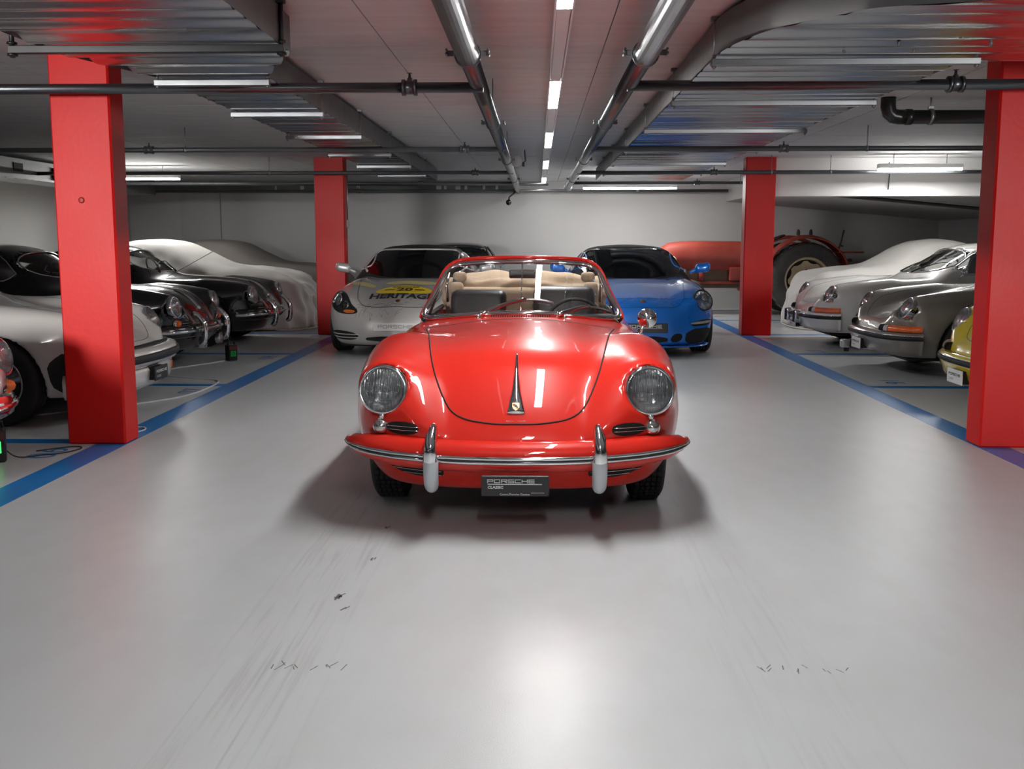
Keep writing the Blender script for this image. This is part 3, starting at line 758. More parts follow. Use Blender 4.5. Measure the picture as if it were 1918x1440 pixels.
def body356(x, y, z, cockpit=True):
    ax = np.sqrt(x*x+4e-4)
    fade = 1-smooth01(y, .15, 1.3)
    ye = y - PLAN(ax)*fade
    hc = H0c(ye); e = .01
    sl = np.sqrt(1+((H0c(ye+e)-H0c(ye-e))/(2*e))**2)
    hood = hc - .048*(ax/.5)**2
    hf = HFc(y - .10*fade*np.maximum(ax-.6, 0)*2)
    ridge = hf - .06*((ax-.59)/.20)**2
    T = smax(hood, ridge, .045)
    top = (z-T)/sl
    front = FRc(z) - ye
    d = smax(top, front, .03)
    zz = z-.50
    Wd = WFc(y) - np.where(zz > 0, .42*zz**2, 1.2*zz**2) + np.where(z < .5, 0, 0)
    d = smax(d, ax-Wd, .15)
    # headlamp pods
    d = smin(d, caps(ax, y, z, (.607, .305, .655), (.605, .80, .668), .124, .165), .05)
    d = np.maximum(d, -lamp_cut(ax, y, z, (.607, .190, .655), (.10, -1, .20), .110))
    d = smax(d, .175+.05*smooth01(y, .2, .9)-z, .03)
    d = np.maximum(d, y-3.98)
    # wheel arches
    for yw in (.80, 2.90):
        d = np.maximum(d, -np.maximum(np.sqrt((y-yw)**2+(z-.33)**2)-.355, .47-ax))
    # cockpit
    if not cockpit: return d
    ck = smax(smax(np.abs(y-2.26)-.66, ax-.60, .08), .42-z, .05)
    d = np.maximum(d, -ck)
    return d

GL = {'P': '0-0T,0T-1T,1T-1M,1M-0M', 'O': '0-0T,0T-1T,1T-1,1-0', 'R': '0-0T,0T-1T,1T-1M,1M-0M,.5M-1', 'S': '1T-0T,0T-0M,0M-1M,1M-1,1-0', 'C': '1T-0T,0T-0,0-1', 'H': '0-0T,1-1T,0M-1M', 'E': '1T-0T,0T-0,0-1,0M-1M'}
def wordmark(x0, z0, w, h, gap, y, th):
    V = []; F = []
    for i, ch_ in enumerate('PORSCHE'):
        ox = x0 + i*(w+gap)
        for sg in GL[ch_].split(','):
            q = []
            for e in sg.split('-'):
                zz = h if e.endswith('T') else h/2 if e.endswith('M') else 0
                q.append((ox+float(e.strip('TM') or 0)*w, z0+zz))
            (xa, za), (xb, zb) = q; dx, dz = xb-xa, zb-za; l = math.hypot(dx, dz); nx, nz = -dz/l*th, dx/l*th; ex, ez = dx/l*th, dz/l*th
            k = len(V); V += [(xa+nx-ex, y, za+nz-ez), (xb+nx+ex, y, zb+nz+ez), (xb-nx+ex, y, zb-nz+ez), (xa-nx-ex, y, za-nz-ez)]; F.append((k, k+3, k+2, k+1))
    return V, F
def put_text(bb, s, size, x, z, y=-.0212, align='LEFT', wx=1, bold=0):
    V, F = text_mesh(s, size, align, 0, bold)
    bb.add(np.stack([x+V[:, 0]*wx, np.full(len(V), y), z+V[:, 1]], 1), F, False)

def grille_slot(car, f, P, bars, name='horn_grille', axis='y', t0=-.1, t1=.5, m=None, off=.002, r=.0035):
    g = patch(f, P, axis, t0, t1, .018, off).build(name, m or M_dark, car)
    for Q in bars:
        MB().tube(on(f, Q, axis, t0, t1, .006, .02, False), r, 6).build('chrome_bar', M_chrome, g)
    return g
def rrect(x0, z0, x1, z1, it=2): return chaikin([(x0, z0), (x1, z0), (x1, z1), (x0, z1)], it)

def hero():
    car = thing('car', 'glossy red 1960s convertible with round headlights, facing the viewer in the aisle', 'car', (-.092, 4.15, 0))
    f = body356
    body = link('body', isosurface(f, (-.9, -.06, .16), (.9, 4.06, 1.02), .0165), M_red, car)
    # bonnet lid: outline seen from above, thrown down on the body, standing a little proud of a dark gap
    half = [(0, .098), (.12, .102), (.24, .120), (.32, .162), (.375, .25), (.41, .39), (.44, .60), (.47, .85), (.505, 1.08), (.53, 1.22)]
    P = half + [(.30, 1.275), (0, 1.29), (-.30, 1.275)] + [(-a, b) for a, b in half[:0:-1]]
    P = chaikin(P, 2)
    gap = on(f, P, 'z', 1.2, .3, .0006, .02)
    MB().tube(gap, .0042, 6, True).build('bonnet_gap', M_seam, body)
    lid = patch(f, P*np.array((.992, 1)) + np.array((0, .0)), 'z', 1.2, .3, .022, .0025, .002).build('bonnet', M_red, car)
    # bonnet handle with crest
    yy = np.linspace(.126, .40, 26)
    c = on(f, np.stack([np.zeros(26), yy], 1), 'z', 1.2, .3, 0, None); n = grad(f, c)
    t = np.linspace(0, 1, 26)
    hw = np.interp(t, [0, .06, .25, .5, .8, 1], [.042, .036, .021, .0125, .0085, .0065]); ht = np.interp(t, [0, .1, .5, .9, 1], [.012, .016, .026, .016, .004])
    V = []; k = 9
    for i in range(26):
        for j in range(k):
            a = PI*j/(k-1); V.append(c[i] + np.array((-math.cos(a)*hw[i], 0, 0)) + n[i]*(math.sin(a)*ht[i]+.002))
    F = [(i*k+j, i*k+j+1, (i+1)*k+j+1, (i+1)*k+j) for i in range(25) for j in range(k-1)]
    F += [tuple(range(k))[::-1], tuple(25*k+j for j in range(k))]
    hd = MB().add(V, F).build('bonnet_handle', M_chrome, car)
    MB().box((-.046, .104, .518), (.046, .124, .530), .003).build('handle_base', M_chrome, hd)
    cy = on(f, [(0, .142)], 'z', 1.2, .3, .019)[0]; cn = grad(f, cy[None])[0]; u = np.array((1., 0, 0)); v = np.cross(cn, u)
    if v[2] < 0: v = -v
    sh = [(-.016, .016), (0, .018), (.016, .016), (.016, -.004), (.009, -.015), (0, -.021), (-.009, -.015), (-.016, -.004)]
    def shield(s, e): return [cy + cn*e + u*a*s + v*b*s for a, b in sh]
    MB().add(shield(1, .001)+shield(1, -.012), [tuple(range(8))]+[(i, (i+1) % 8, 8+(i+1) % 8, 8+i) for i in range(8)], False).build('crest', mat('crest_gold', (.75, .55, .22), .3, .8, nscale=30), hd)
    for k_, (a0, b0, a1, b1, m) in enumerate(((-.013, .001, -.001, .012, 'crest_red'), (.001, -.012, .011, -.001, 'crest_red'), (-.006, -.006, .006, .006, 'crest_black'))):
        MB().add([cy+cn*(.002+.0006*k_)+u*a+v*b for a, b in ((a0, b0), (a1, b0), (a1, b1), (a0, b1))], [(0, 1, 2, 3)], False).build('crest_field', mat(m, (.35, .03, .02) if m == 'crest_red' else (.02, .02, .02), .4), hd)
    # lamps
    for s in (-1, 1):
        headlight(car, (s*.607, .185, .655), (s*.10, -1, .20), .100)
        MB().lathe([(.010, 0), (.014, .010), (.010, .018), (0, .02)], on(f, [(s*.610, .540)], 'y', -.1, .6)[0], (0, -1, -.1), 12).build('rim_screw', M_chrome, car)
        o = on(f, [(s*.615, .490)], 'y', -.1, .7)[0]
        tl_ = MB().lathe([(.040, -.012), (.040, .008), (.034, .016)], o, (s*.15, -1, .08), 24).build('turn_signal', M_chrome, car)
        MB().lathe([(.035*math.sqrt(1-(k/5)**2), .010+.030*k/5) for k in range(6)], o, (s*.15, -1, .08), 24).build('lens', mat('clear_lens_body', (.55, .55, .54), .12, .92, nscale=60, namp=.6), tl_)
        x0, x1 = sorted((s*.435, s*.585))
        grille_slot(car, f, rrect(x0-.006, .462, x1, .520), [[(x0+.004, .483), (x1, .483)], [(x0+.004, .499), (x1, .499)], ], r=.0016)
        x0, x1 = sorted((s*.31, s*.56))
        P = chaikin([(s*.33, .250), (s*.50, .256), (s*.60, .300), (s*.59, .312), (s*.40, .312), (s*.33, .310)], 1)
        grille_slot(car, f, P, [[(s*.34, .268), (s*.52, .273)], [(s*.34, .289), (s*.57, .293)]], 'lower_grille', t1=.8, r=.0018)
    # bumper blade, bright trim, overriders
    px = np.concatenate([np.linspace(0, .6, 13)[:-1], [.60, .66, .71, .75, .78, .80, .81]])
    py = np.interp(px, [0, .2, .4, .55, .65, .72, .77, .80, .81], [0, .004, .022, .058, .10, .15, .21, .27, .31])
    px = np.concatenate([-px[:0:-1], px]); py = np.concatenate([py[:0:-1], py])
    zc = .372 + .030*(np.abs(px)/.8)**2
    Pb = np.stack([px, py, zc], 1); T = np.gradient(Pb, axis=0); T /= np.linalg.norm(T, axis=1)[:, None]
    side = np.stack([T[:, 1], -T[:, 0], np.zeros(len(T))], 1); side /= np.linalg.norm(side, axis=1)[:, None]   # outward
    sc = np.interp(np.abs(px), [0, .55, .70, .78, .81], [1, 1, .85, .55, .22])
    prof = [(-.115, .066), (-.06, .071), (-.030, .064), (-.012, .045), (-.002, .020), (0, -.008), (-.004, -.03), (-.018, -.055), (-.05, -.070), (-.10, -.068)]
    bump = MB().sweep(Pb, side, (0, 0, 1.), prof, sc).build('bumper', M_red, car)
    pt = [(-.004, .019), (.005, .017), (.010, .010), (.006, .003), (.006, -.004), (.010, -.010), (.005, -.017), (-.004, -.019)]
    sc2 = np.interp(np.abs(px), [0, .7, .81], [1, .95, .55])
    MB().sweep(Pb+side*.0+np.array((0, 0, -.006)), side, (0, 0, 1.), pt, sc2).build('bright_trim', M_chrome, bump)
    MB().sweep(Pb+side*.007+np.array((0, 0, -.006)), side, (0, 0, 1.), [(0, .0035), (.002, 0), (0, -.0035), (-.003, 0)], sc2).build('rubber_insert', M_black, bump)
    for s in (-1, 1):
        x = s*.372; y0 = float(np.interp(.372, px, py))
        pts = chaikin([(x, y0-.030, .365), (x, y0-.042, .41), (x, y0-.030, .45), (x-s*.004, y0+.005, .49), (x-s*.008, y0+.045, .515)], 3, False)
        r = np.interp(np.linspace(0, 1, len(pts)), [0, .2, .6, .85, 1], [.036, .036, .030, .022, .010])
        MB().tube(pts, r, 20, sx=.92, up=(0, 1, 0)).build('overrider', M_chrome, bump)
        pts = chaikin([(x, y0-.030, .372), (x, y0-.036, .33), (x+s*.0, y0-.026, .28), (x, y0-.006, .252), (x, y0+.016, .240)], 3, False)
        r = np.interp(np.linspace(0, 1, len(pts)), [0, .1, .7, .9, 1], [.034, .036, .034, .028, .015])
        MB().tube(pts, r, 20, sx=.95, up=(0, 1, 0)).build('overrider_lower', mat('floor_reflection_grey', (.52, .55, .58), .3, .25, nscale=8), bump)  # pale grey painted in for the bright floor mirrored in the chrome
        MB().box((x-.03, y0+.0, .33), (x+.03, y0+.12, .40)).build('bumper_bracket', M_black, bump)
    # plate
    pl = MB().box((-.150, -.020, .213), (.150, -.008, .306), .004).build('plate', mat('anthracite_plate', (.022, .022, .024), .45, nscale=8), car)
    M_pw = mat('plate_print', (.62, .62, .62), .5)
    b = MB()
    b.add(*wordmark(-.121, .275, .0235, .0135, .0068, -.0212, .0017), False)
    b.box((-.121, -.0212, .2660), (.118, -.0202, .2695))
    put_text(b, 'CLASSIC', .0165, -.121, .2535, wx=1.12, bold=.0006)
    put_text(b, 'Centre Porsche Genève', .0135, -.068, .2225)
    b.box((.070, -.0212, .2285), (.128, -.0202, .2298))
    b.build('plate_print', M_pw, pl)
    # wheels
    for s in (-1, 1):
        wheel(car, s*.653, .80, .325, .165, mat('silver_wheel_paint', (.5, .5, .52), .3, .7), tread=True)
        wheel(car, s*.645, 2.90, .325, .165, MATS['silver_wheel_paint'])
    MB().box((-.50, .42, .18), (.50, 3.6, .27), .03).build('underbody', M_black, car)
    MB().cyl((-.6, .80, .24), (.6, .80, .24), .028, 10).build('axle_beam', M_black, car)
    MB().tube(chaikin([(-.3, .40, .20), (-.1, .35, .19), (.1, .35, .19), (.3, .40, .20)], 2, False), .015, 8).build('tow_bar', M_black, car)

    # windscreen: outline in (s, t); bottom edge curves back to the corners
    sg = np.linspace(-1.1, 1.1, 23); bz = cast(f, sg*.626, 1.42+.20*sg*sg, 'z', 1.2, .3)[:, 2]
    def ws(s, t):
        hw = .626 - .138*t - .012*np.sin(PI*t)
        y = 1.42 + .63*t + (.20-.07*t)*s*s
        z0 = np.interp(s, sg, bz)+.010; z = z0*(1-t) + t*(1.200 - .022*s*s - .008*s**4)
        return np.stack([s*hw, y, z], -1)
    o2 = chaikin([(-1, 0), (-.5, 0), (0, 0), (.5, 0), (1, 0), (1, .5), (1, 1), (.5, 1), (0, 1), (-.5, 1), (-1, 1), (-1, .5)], 3)
    o2 = resample(o2, .06)
    V2, F2, n2 = tri_poly(o2, .07)
    wg = MB().add(ws(V2[:, 0], V2[:, 1]), F2).build('windscreen', M_glass, car)
    ring = ws(o2[:, 0], o2[:, 1])
    MB().tube(ring + np.array((0, -.008, .0)), .0155, 10, True).build('bright_surround', M_chrome, wg)
    MB().tube(ring*np.array((.985, 1, 1)) + np.array((0, .006, -.002)), .007, 8, True).build('rubber_seal', M_black, wg)
    # red frame round the glass
    def outer(k):
        q = o2.copy(); q[:, 0] *= 1+.026*k*(1+q[:, 1]*.4); q[:, 1] = q[:, 1] + np.where(q[:, 1] > .4, (q[:, 1]-.4)*.15*k, -.02*k)
        return q
    q = outer(1.0)
    k0 = int(np.argmin(np.abs(q[:, 0])+(q[:, 1] > .5)*9)); q = np.roll(q, -k0, 0); q = q[[i for i in range(len(q)) if q[i, 1] > .06]]
    MB().tube(ws(q[:, 0], q[:, 1]) + np.array((0, .016, -.001)), .0135, 10).build('windscreen_frame', M_red, car)
    for s in (-1, 1):   # chrome quarter posts behind the frame
        MB().tube([(s*.57, 1.76, .88), (s*.535, 1.94, 1.0), (s*.485, 2.10, 1.13)], .009, 8).build('quarter_post', M_chrome, car)
    # cowl vent, washer jets, wipers
    b = MB()
    for i in range(26):
        x = (i-12.5)*.0135
        p = on(f, [(x, 1.375+.05*(x/.2)**2)], 'z', 1.2, .3)[0]
        b.box((p[0]-.0035, p[1]-.017, p[2]-.004), (p[0]+.0035, p[1]+.017, p[2]+.003))
    b.build('cowl_vent', M_dark, car)
    for x in (-.245, .255):
        p = on(f, [(x, 1.40)], 'z', 1.2, .3)[0]
        MB().lathe([(.010, -.004), (.010, .006), (.006, .012), (.005, .02), (0, .022)], p, (0, 0, 1), 12).build('washer_jet', M_chrome, car)
    for x, a in (((-.232), 0), ((.215), 1)):
        p = on(f, [(x, 1.425)], 'z', 1.2, .3)[0]
        w = MB().lathe([(.016, -.004), (.016, .02), (.010, .03), (0, .034)], p, (0, -.2, 1), 14).build('wiper', M_chrome, car)
        s0 = p[0]/.62; s1 = s0 + (.62 if a == 0 else .50); tt = .27 if a == 0 else .20
        k = np.linspace(0, 1, 14); S = s0+(s1-s0)*k; Tt = -.02+tt*np.sin(k*PI*.62)/math.sin(PI*.5)
        arm = ws(S, Tt)+np.array((0, -.028, .006))
        MB().tube(arm[:10], np.linspace(.014, .008, 10), 8, sx=.9).build('wiper_arm', M_chrome, w)
        bs = np.linspace(s0+.25*(s1-s0), s0+1.12*(s1-s0), 10); kk = (bs-s0)/(s1-s0)
        bl = ws(bs, -.02+tt*np.sin(np.clip(kk, 0, 1.2)*PI*.62)/math.sin(PI*.5)-.01)+np.array((0, -.014, .002))
        MB().tube(bl, .008, 6).build('wiper_blade', M_steel, w)
    # interior mirror on its rod
    MB().tube([(.0, 1.47, .92), (.0, 1.75, 1.05), (0, 2.03, 1.185)], .0032, 8).build('mirror_rod', M_chrome, car)
    im = MB().box((-.085, 2.05, 1.092), (.085, 2.07, 1.148), .008).build('rear_view_mirror', M_chrome, car)
    MB().cyl((0, 2.06, 1.145), (0, 2.03, 1.19), .006, 8).build('mirror_stem', M_chrome, im)
    MB().box((-.08, 2.0701, 1.097), (.08, 2.073, 1.143), .004).build('mirror_glass', M_chrome, im)
    # wing mirror
    p = on(f, [(.715, 1.62)], 'z', 1.2, .3)[0]
    wm = MB().lathe([(.022, -.01), (.024, .006), (.014, .016), (0, .018)], p, (.2, 0, 1), 16).build('wing_mirror', M_chrome, car)
    MB().tube([p, p+np.array((.01, 0, .045)), p+np.array((.03, .01, .075))], .007, 8).build('mirror_arm', M_chrome, wm)
    MB().lathe([(0, -.045), (.03, -.04), (.05, -.02), (.058, 0), (.060, .006), (.055, .009), (0, .007)], p+np.array((.04, .01, .105)), (.25, 1, .1), 24).build('mirror_head', M_chrome, wm)
    MB().lathe([(.012, 0), (.016, .003), (0, .004)], on(f, [(-.64, 1.05)], 'z', 1.2, .3)[0], (-.5, 0, 1), 14).build('fender_plug', M_chrome, car)
    # cabin
    M_lea = mat('black_leather', (.018, .019, .022), .42, nscale=25, namp=.2, bump=.15, bscale=90)
    M_beige = mat('beige_canvas', (.46, .335, .225), .85, nscale=9, namp=.1, bump=.25, bscale=45, sheen=.2)
    MB().box((-.60, 1.62, .70), (.60, 1.80, .875), .05).build('dashboard', M_red, car)
    MB().box((-.60, 1.63, .868), (.60, 1.80, .885), .008).build('dash_top', M_lea, car)
    MB().box((-.62, 1.6, .30), (.62, 2.9, .44)).build('cabin_floor', mat('dark_carpet', (.02, .018, .017), .95, nscale=80, namp=.3), car)
    for s, x, zt in ((-1, -.315, .99), (1, .285, 1.015)):
        st = MB().add(*rounded(x, 2.22, .52, .21, .50, .12, .17)).build('seat', M_lea, car)
        V, F = rounded(x, 2.57, zt-.30, .195+(.02 if s > 0 else 0), .085, .30, .05)
        V = np.array(V); V[:, 1] += (V[:, 2]-.7)*.22
        bk = MB().add(V, F).build('backrest', M_lea, st)
    # steering wheel
    t = np.linspace(0, 2*PI, 40, endpoint=False)
    cw = np.array((.34, 1.93, .79)); u = np.array((1., 0, 0)); v = np.array((0, .42, .9))
    sw = MB().tube(cw+.19*(np.cos(t)[:, None]*u+np.sin(t)[:, None]*v), .011, 8, True).build('steering_wheel', M_black, car)
    b = MB()
    for a in (.3, 2.84, 4.71): b.cyl(cw, cw+.185*(math.cos(a)*u+math.sin(a)*v), .008, 8)
    b.lathe([(.04, -.02), (.04, .02), (0, .03)], cw, (0, .9, -.42), 16); b.build('wheel_spokes', M_chrome, sw)
    # folded hood behind the seats: creased roll of canvas with its frame links
    nx, ns = 61, 40; V = []
    for i in range(nx):
        x = -.60+1.20*i/(nx-1); e = abs(x)/.60
        for j in range(ns):
            a = 2*PI*j/ns
            ry = .15*(1-.15*e**4); rz = .125*(1-.15*e**6)
            cr = .020*math.sin(3*a+1.2+2.2*x)*math.sin(7*x+.6) + .010*math.sin(9*a+16*x)*math.sin(11*x-2*a) + .007*math.sin(23*x+4*a)*math.sin(5*a) + .016*math.sin(5*a-5*x+.5) + .02*math.exp(-((a-3.4-.25*math.sin(4*x))/.35)**2)*-1.3
            yy = 3.0+(ry+cr)*math.cos(a); zz = .945+.01*math.cos(9*x)*.5+(rz+cr)*math.sin(a) + .02*(1-e*e)
            V.append((x, yy, zz))
    F = [(i*ns+j, i*ns+(j+1) % ns, (i+1)*ns+(j+1) % ns, (i+1)*ns+j) for i in range(nx-1) for j in range(ns)]
    F += [tuple(range(ns))[::-1], tuple((nx-1)*ns+j for j in range(ns))]
    ft = MB().add(V, F).build('folded_hood', M_beige, car)
    MB().add(*rounded(0, 2.86, .80, .57, .05, .20, .06)).build('hood_lining', M_beige, ft)
    for s in (-1, 1):
        MB().tube([(s*.50, 2.78, .88), (s*.505, 2.72, .98), (s*.49, 2.78, 1.08), (s*.47, 2.86, 1.10)], .016, 8).build('hood_link', M_chrome, ft)
        MB().tube([(s*.545, 2.75, .90), (s*.55, 2.70, 1.02), (s*.54, 2.76, 1.10)], .012, 8).build('hood_link', M_chrome, ft)
        b = MB()
        for k, (yy, zz, rr) in enumerate(((2.70, .92, .035), (2.73, 1.00, .040), (2.78, 1.075, .036), (2.72, .86, .04))): b.add(*rounded(s*(.46+.02*(k % 2)), yy, zz, .05, rr, rr, rr*.8))
        b.build('canvas_fold', M_beige, ft)
        MB().box((s*.60-.015, 1.7, .84), (s*.60+.015, 2.9, .872), .01).build('door_capping', M_lea, car)
    return car

def rounded(x, y, z, hx, hy, hz, r):
    """rounded block: vertices, faces"""
    r = min(r, hx, hy, hz); n = 5; V = []; F = []
    m = 4*(n)
    ring = []
    for q in range(4):
        sx, sy = [(1, 1), (-1, 1), (-1, -1), (1, -1)][q]
        for i in range(n):
            a = PI/2*(q+i/(n-1)); ring.append((sx*(hx-r), sy*(hy-r), math.cos(a), math.sin(a)))
    lv = [(-(hz-r)-r*math.cos(PI/2*i/(n-1)), r*math.sin(PI/2*i/(n-1))) for i in range(n)]
    lv = lv + [(-a, b) for a, b in lv[::-1]]
    for dz, rr in lv:
        for cx, cy, ca, sa in ring: V.append((x+cx+ca*rr, y+cy+sa*rr, z+dz))
    for i in range(len(lv)-1):
        for j in range(m): F.append((i*m+j, i*m+(j+1) % m, (i+1)*m+(j+1) % m, (i+1)*m+j))
    F += [tuple(range(m))[::-1], tuple((len(lv)-1)*m+j for j in range(m))]
    return V, F
HERO = hero()

# ------------------------------------------------------------------ cars parked around
def make_sdf(P):
    H0, HF, WF, FR, R = (spl(P[k]) for k in ('H0', 'HF', 'WF', 'FR', 'R'))
    PL = spl(P['PLAN']); xf = P.get('xf', .585); rw = P.get('rw', .2); L = P['L']
    def lower(x, y, z):
        ax = np.sqrt(x*x+4e-4)
        fade = 1-smooth01(y, .15, 1.2)
        ye = y - PL(ax)*fade + P.get('tail', .25)*ax*ax*smooth01(y, L-.9, L)
        e = .01; hc = H0(ye)
        sl = np.sqrt(1+((H0(ye+e)-H0(ye-e))/(2*e))**2)
        hf = HF(y - .10*fade*np.maximum(ax-.6, 0)*2)
        T = smax(hc-.03*(ax/.5)**2, hf-.06*((ax-xf)/rw)**2, .045)
        d = smax((z-T)/sl, FR(z)-ye, P.get('kf', .04))
        zz = z-P.get('zw', .5)
        d = smax(d, ax-(WF(y)-np.where(zz > 0, .42*zz**2, .9*zz**2)), P.get('ks', .14))
        for o, b, ra, rb in P.get('pods', ()): d = smin(d, caps(ax, y, z, o, b, ra, rb), .05)
        for o, dr, r in P.get('cuts', ()): d = np.maximum(d, -lamp_cut(ax, y, z, o, dr, r))
        d = smax(d, P.get('zb', .2)-z, .03)
        d = np.maximum(d, y-L)
        if P.get('arches', True):
            for yw in P['axles']: d = np.maximum(d, -np.maximum(np.sqrt((y-yw)**2+(z-P['wr'])**2)-P['wr']-.03, P.get('wi', .5)-ax))
        return d
    def G(x, y, z):
        ax = np.sqrt(x*x+1e-4); ye = y - P.get('wsc', .33)*ax*ax*(1-2*smooth01(y, 1.9, 2.9)*.6); e = .01
        r = R(ye); sl = np.sqrt(1+((R(ye+e)-R(ye-e))/(2*e))**2)
        q = np.maximum(z-P['belt'], -.2)
        d = smax((z-r+.13*ax*ax)/sl, ax-(P['wb']-P['tum']*q-.3*q*q*np.sign(q)), .07)
        return np.maximum(d, .6-z)
    return lower, G
def coupe_f(P, hollow=False):
    lower, G = make_sdf(P) if 'lower' not in P else (P['lower'], make_sdf(P)[1])
    def f(x, y, z):
        g = G(x, y, z); d = smin(lower(x, y, z), g, .035)
        if hollow:
            ax = np.abs(x)
            d = np.maximum(d, -np.maximum(g+.030, .66-z))
            for w in P['side_windows']: d = np.maximum(d, -np.maximum(poly_sdf(y, z, w), .2-ax))
            d = np.maximum(d, -np.maximum(poly_sdf(x, z, P['ws']), y-2.1))
            d = np.maximum(d, -np.maximum(poly_sdf(x, z, P['rw_']), 2.5-y))
        return d
    return f, lower, G
rd = lambda P, it=2: chaikin(P, it)
NINE = dict(L=4.12, H0=[(-.1, .25), (.05, .45), (.12, .535), (.2, .59), (.4, .66), (.7, .735), (1.0, .80), (1.3, .855), (1.6, .885), (2.2, .90), (3, .90), (3.5, .84), (3.9, .72), (4.15, .5)],
    HF=[(0, .45), (.1, .58), (.2, .68), (.33, .775), (.5, .82), (.8, .855), (1.2, .878), (1.7, .885), (2.4, .89), (3, .88), (3.4, .84), (3.8, .74), (4.15, .5)],
    WF=[(0, .74), (.4, .785), (.87, .81), (1.4, .79), (2.2, .79), (2.9, .815), (3.4, .81), (3.9, .72), (4.15, .55)],
    FR=[(.1, .25), (.2, .14), (.28, .08), (.4, .06), (.6, .07), (.9, .08)], PLAN=[(0, 0), (.4, .03), (.6, .11), (.72, .22), (.8, .42), (.9, .8)],
    R=[(1.15, .78), (1.4, .925), (1.6, 1.045), (1.8, 1.16), (1.95, 1.235), (2.1, 1.28), (2.35, 1.31), (2.7, 1.305), (3.0, 1.24), (3.3, 1.12), (3.6, .98), (3.9, .82), (4.15, .60)],
    belt=.90, wb=.70, tum=.42, axles=(.87, 3.14), wr=.315, zb=.19, ks=.13,
    pods=[((.585, .40, .655), (.585, 1.0, .70), .124, .15)], cuts=[((.585, .275, .672), (.08, -1, .50), .112)],
    side_windows=[rd([(1.66, .925), (2.50, .92), (2.48, 1.235), (2.12, 1.235)], 1), rd([(2.58, .925), (3.10, .95), (3.02, 1.06), (2.78, 1.20), (2.57, 1.235)], 1)],
    ws=rd([(-.61, .925), (.61, .925), (.50, 1.23), (-.50, 1.23)]), rw_=rd([(-.42, 1.03), (.42, 1.03), (.40, 1.20), (-.40, 1.20)]))
F356 = dict(L=3.98, lower=lambda x, y, z: body356(x, y, z, False), H0=NINE['H0'], HF=NINE['HF'], WF=NINE['WF'], FR=NINE['FR'], PLAN=NINE['PLAN'], axles=(.8, 2.9), wr=.325,
    R=[(1.25, .84), (1.45, .935), (1.65, 1.085), (1.85, 1.215), (2.05, 1.275), (2.3, 1.30), (2.6, 1.285), (2.9, 1.20), (3.2, 1.04), (3.5, .84), (3.8, .6)],
    belt=.90, wb=.66, tum=.42, side_windows=[rd([(1.74, .925), (2.46, .92), (2.44, 1.215), (2.20, 1.225), (2.02, 1.19)], 1), rd([(2.54, .925), (2.86, .935), (2.80, 1.06), (2.66, 1.16), (2.54, 1.20)], 1)],
    ws=rd([(-.56, .935), (.56, .935), (.47, 1.21), (-.47, 1.21)]), rw_=rd([(-.38, 1.02), (.38, 1.02), (.36, 1.18), (-.36, 1.18)]))
CACHE = {}
def cached(key, make):
    if key not in CACHE: CACHE[key] = make()
    return CACHE[key]
BUMP_X = np.concatenate([np.linspace(0, .6, 10)[:-1], [.60, .66, .70, .735, .76, .775, .785]])
def bumper_path(y0, zc, ln=.36):
    px = BUMP_X; py = y0+np.interp(px, [0, .2, .4, .55, .65, .72, .76, .785], [0, .006, .03, .075, .125, .19, .26, ln])
    px = np.concatenate([-px[:0:-1], px]); py = np.concatenate([py[:0:-1], py])
    P = np.stack([px, py, np.full(len(px), zc)], 1); T = np.gradient(P, axis=0); T /= np.linalg.norm(T, axis=1)[:, None]
    side = np.stack([T[:, 1], -T[:, 0], np.zeros(len(T))], 1)
    return P, side
def glazing(car, key, P, f, G, frame_m, fr=.011, tint=None):
    gm = tint or M_glass
    for i, w in enumerate(P['side_windows']):
        for s in (-1, 1):
            me = cached((key, 'sw', i, s), lambda: patch(G, w, 'x', s*1.1, s*.2, .09, -.006).mesh())
            gl = link('side_window', me, gm, car)
            me = cached((key, 'swf', i, s), lambda: MB().tube(on(G, w, 'x', s*1.1, s*.2, .001, .045), fr, 6, True).mesh())
            link('window_frame', me, frame_m, gl)
    for nm, w, a, b in (('windscreen', P['ws'], .9, 2.4), ('rear_window', P['rw_'], 4.1, 2.4)):
        gl = link(nm, cached((key, nm), lambda: patch(G, w, 'y', a, b, .09, -.006).mesh()), gm, car)
        link('bright_surround', cached((key, nm, 'f'), lambda: MB().tube(on(G, w, 'y', a, b, .002, .05), fr, 6, True).mesh()), frame_m, gl)
def cabin(car, key, seat_m):
    for s in (-1, 1):
        st = link('seat', cached(('seat', s), lambda: MB().add(*rounded(s*.33, 2.15, .62, .22, .25, .10, .07)).mesh()), seat_m, car)
        def bk():
            V, F = rounded(s*.33, 2.43, .86, .21, .06, .26, .05); V = np.array(V); V[:, 1] += (V[:, 2]-.7)*.25
            V2, F2 = rounded(s*.33, 2.52, 1.10, .11, .035, .06, .03); b = MB().add(V, F).add(V2, F2); return b.mesh()
        link('backrest', cached(('bk', s), bk), seat_m, st)
    def sw():
        t = np.linspace(0, 2*PI, 30, endpoint=False); c = np.array((.34, 1.82, .94)); u = np.array((1., 0, 0)); v = np.array((0, .40, .92))
        b = MB().tube(c+.18*(np.cos(t)[:, None]*u+np.sin(t)[:, None]*v), .012, 6, True)
        for a in (.2, 2.94, 4.71): b.cyl(c, c+.18*(math.cos(a)*u+math.sin(a)*v), .009, 6)
        return b.mesh()
    link('steering_wheel', cached('sw', sw), M_black, car)
